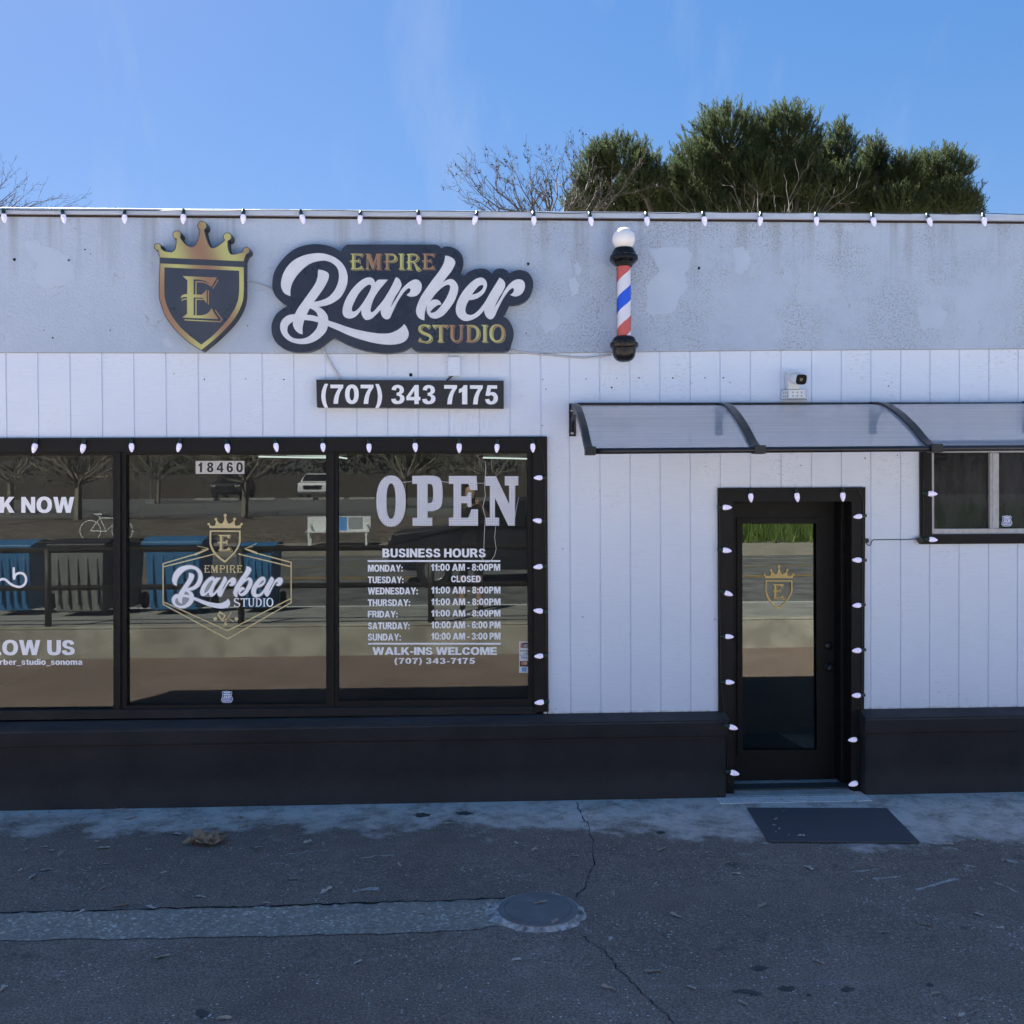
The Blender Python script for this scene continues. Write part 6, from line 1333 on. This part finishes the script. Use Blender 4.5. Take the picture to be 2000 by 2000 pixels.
for k in range(26000):
    x = rg.uniform(-75, 60); hmax = 7.5 + 2.2 * math.sin(x * .35) + 1.5 * math.sin(x * .9 + 1); z = 1.5 + (hmax) * rg.rand() ** .8; y = -68.5 - rg.rand() * 5; r_ = rg.uniform(.15, .4)
    u = rg.normal(size=3); u /= np.linalg.norm(u); w = np.cross(u, rg.normal(size=3)); w /= np.linalg.norm(w); o = len(V); c = np.array([x, y, z])
    V += [c - u * r_, c - w * r_ * .6, c + u * r_, c + w * r_ * .6]; Fc.append((o, o + 1, o + 2, o + 3))
tag(obj('evergreen_belt', (np.array(V), Fc), M['evergreen']), 'dark belt of evergreens behind the board fence', 'trees', kind='stuff')
for i, (px, y, zb, h, r_, lab) in enumerate(((478, -32, 1.27, 7.5, .11, 'bare street tree beside the dark parked car'), (152, -31, 1.2, 7.5, .12, 'bare street tree behind the bicycle sculpture'), (20, -36, 1.35, 8, .12, 'bare street tree at the far left of the bank'), (310, -50, 1.7, 8, .09, 'slim bare tree in the car park'), (790, -40, 1.45, 8, .11, 'bare street tree opposite the right window pane'), (960, -45, 1.55, 8, .11, 'bare street tree opposite the window jamb'))):
    x = XM(px, y); rg = np.random.RandomState(60 + i)
    tg = [np.array([x + 4.2 * math.cos(a) * rg.uniform(.5, 1.2), y + 3.0 * math.sin(a) * rg.uniform(.6, 1.1), zb + rg.uniform(2.0, 5.5)]) for a in np.linspace(0, 6.28, 13)[:-1]]
    bare_tree('street_tree', (x, y, zb), tg, r_, 70 + i, lab, M['twigpale'], depth=3, spread=.75, twig=.95, fork=(x + .05, y, zb + 1.35))
# grass tuft bank opposite the door
rg = np.random.RandomState(8); V = []; Fc = []
for k in range(9000):
    x = rg.uniform(4, 26); y = rg.uniform(-31.5, -25.8); zb = .52 + max(0, (-26.0 - y)) * .14; h = rg.uniform(.35, .8); a = rg.uniform(0, 3.14); w = .03; o = len(V); lx, ly = rg.normal(0, .15, 2)
    V += [(x - w * math.cos(a), y - w * math.sin(a), zb), (x + w * math.cos(a), y + w * math.sin(a), zb), (x + lx, y + ly, zb + h)]; Fc.append((o, o + 1, o + 2))
tag(obj('tall_grass', (np.array(V), Fc), M['grass']), 'tall green grass on the bank across the street', 'grass', kind='stuff')
mb = MB(); x = XM(296, -50); mb.tube([(x, -50, 1.7), (x, -50, 7)], .06, 8); mb.box(x - .25, x + .25, -50.25, -49.75, 1.68, 1.95); tag(obj('lamp_post', mb, M['steel']), 'slim grey lamp post in the car park across the street', 'lamp post')

# ---- the person taking the picture stands behind the camera on the opposite pavement
def person():
    x0, y0, z0 = .02, -7.0, SW - .01
    J = {'pelvis': (0, 0, .93), 'waist': (0, 0, 1.08), 'chest': (0, .0, 1.30), 'neck': (0, .0, 1.47), 'head0': (0, .03, 1.56), 'head1': (0, .035, 1.66), 'head2': (0, .02, 1.75),
         'hl': (-.09, 0, .89), 'kl': (-.11, .02, .48), 'al': (-.12, -.02, .09), 'tl': (-.13, .13, .035), 'hr': (.09, 0, .89), 'kr': (.11, .02, .48), 'ar': (.12, -.02, .09), 'tr': (.14, .13, .035),
         'sl': (-.17, 0, 1.40), 'el': (-.27, .16, 1.24), 'wl': (-.125, .36, 1.49), 'pl': (-.085, .405, 1.53), 'sr': (.17, 0, 1.40), 'er': (.27, .16, 1.24), 'wr': (.125, .36, 1.49), 'pr': (.085, .405, 1.53)}
    Rr = {'pelvis': .145, 'waist': .125, 'chest': .15, 'neck': .055, 'head0': .075, 'head1': .09, 'head2': .075, 'hl': .095, 'kl': .06, 'al': .042, 'tl': .038, 'hr': .095, 'kr': .06, 'ar': .042, 'tr': .038, 'sl': .062, 'el': .042, 'wl': .03, 'pl': .032, 'sr': .062, 'er': .042, 'wr': .03, 'pr': .032}
    E_ = [('pelvis', 'waist'), ('waist', 'chest'), ('chest', 'neck'), ('neck', 'head0'), ('head0', 'head1'), ('head1', 'head2'), ('pelvis', 'hl'), ('hl', 'kl'), ('kl', 'al'), ('al', 'tl'), ('pelvis', 'hr'), ('hr', 'kr'), ('kr', 'ar'), ('ar', 'tr'), ('chest', 'sl'), ('sl', 'el'), ('el', 'wl'), ('wl', 'pl'), ('chest', 'sr'), ('sr', 'er'), ('er', 'wr'), ('wr', 'pr')]
    for s_, sx in (('l', -1), ('r', 1)):
        p = Vector(J['p' + s_])
        for k in range(4):
            a, b = 'f%d%s' % (k, s_), 'g%d%s' % (k, s_); J[a] = tuple(p + Vector((sx * .004, .022, .03 - .02 * k))); J[b] = tuple(p + Vector((-sx * (.028 - .003 * abs(k - 1)), .028, .034 - .02 * k))); Rr[a] = .0095; Rr[b] = .008; E_ += [('p' + s_, a), (a, b)]
        a = 'th' + s_; J[a] = tuple(p + Vector((-sx * .02, -.012, .005))); Rr[a] = .01; E_.append(('p' + s_, a))
    names = list(J); me = bpy.data.meshes.new('person'); me.from_pydata([Vector(J[n]) for n in names], [(names.index(a), names.index(b)) for a, b in E_], [])
    o = bpy.data.objects.new('person', me); COL.objects.link(o); o.modifiers.new('skin', 'SKIN'); o.modifiers.new('sub', 'SUBSURF').levels = 2
    sv = me.skin_vertices[0].data if me.skin_vertices else None
    if sv is None:
        bpy.context.view_layer.objects.active = o; bpy.ops.mesh.customdata_skin_add(); sv = me.skin_vertices[0].data
    for i, n in enumerate(names): sv[i].radius = (Rr[n], Rr[n] * (.72 if n in ('chest', 'waist', 'pelvis') else 1)); sv[i].use_root = n == 'pelvis'
    dg = bpy.context.evaluated_depsgraph_get(); m2 = bpy.data.meshes.new_from_object(o.evaluated_get(dg)); bpy.data.objects.remove(o)
    for k in ('skin', 'shirt', 'shorts', 'tyre'): m2.materials.append(M[k])
    for p in m2.polygons:
        c = p.center; p.use_smooth = True
        p.material_index = 0 if (c.z > 1.46 and c.y < .2) or c.y > .28 else 3 if c.z < .1 else 0 if c.z < .50 else 2 if c.z < .98 else 1 if c.y < .14 else 0
    b = bpy.data.objects.new('person', m2); COL.objects.link(b); b.location = (x0, y0, z0); WORLD[b.name] = Vector((x0, y0, z0))
    tag(b, 'person in dark shirt and shorts holding up a phone on the opposite pavement', 'person')
    mb = MB()
    for k in range(500):
        a = random.uniform(0, 6.28); e = random.uniform(.1, 1.57); c = Vector((x0 + .1 * math.cos(a) * math.cos(e), y0 + .01 + .105 * math.sin(a) * math.cos(e), z0 + 1.68 + .125 * math.sin(e)))
        if math.sin(a) > .45 and e < .75: continue
        u = Vector((random.gauss(0, 1), random.gauss(0, 1), random.gauss(0, 1))).normalized() * .03; w = Vector((random.gauss(0, 1), random.gauss(0, 1), random.gauss(0, 1))).normalized() * .02
        mb.add([c - u, c + w, c + u, c - w], [(0, 1, 2, 3)])
    obj('hair', mb, M['bark'], b)
    mb = MB(); mb.box(-.075, .075, y0 + .425, y0 + .433, z0 + 1.50, z0 + 1.575)
    tag(obj('phone', mb, M['blackplastic'], bevel=.004), 'black phone held up in both hands of the person', 'phone')
person()
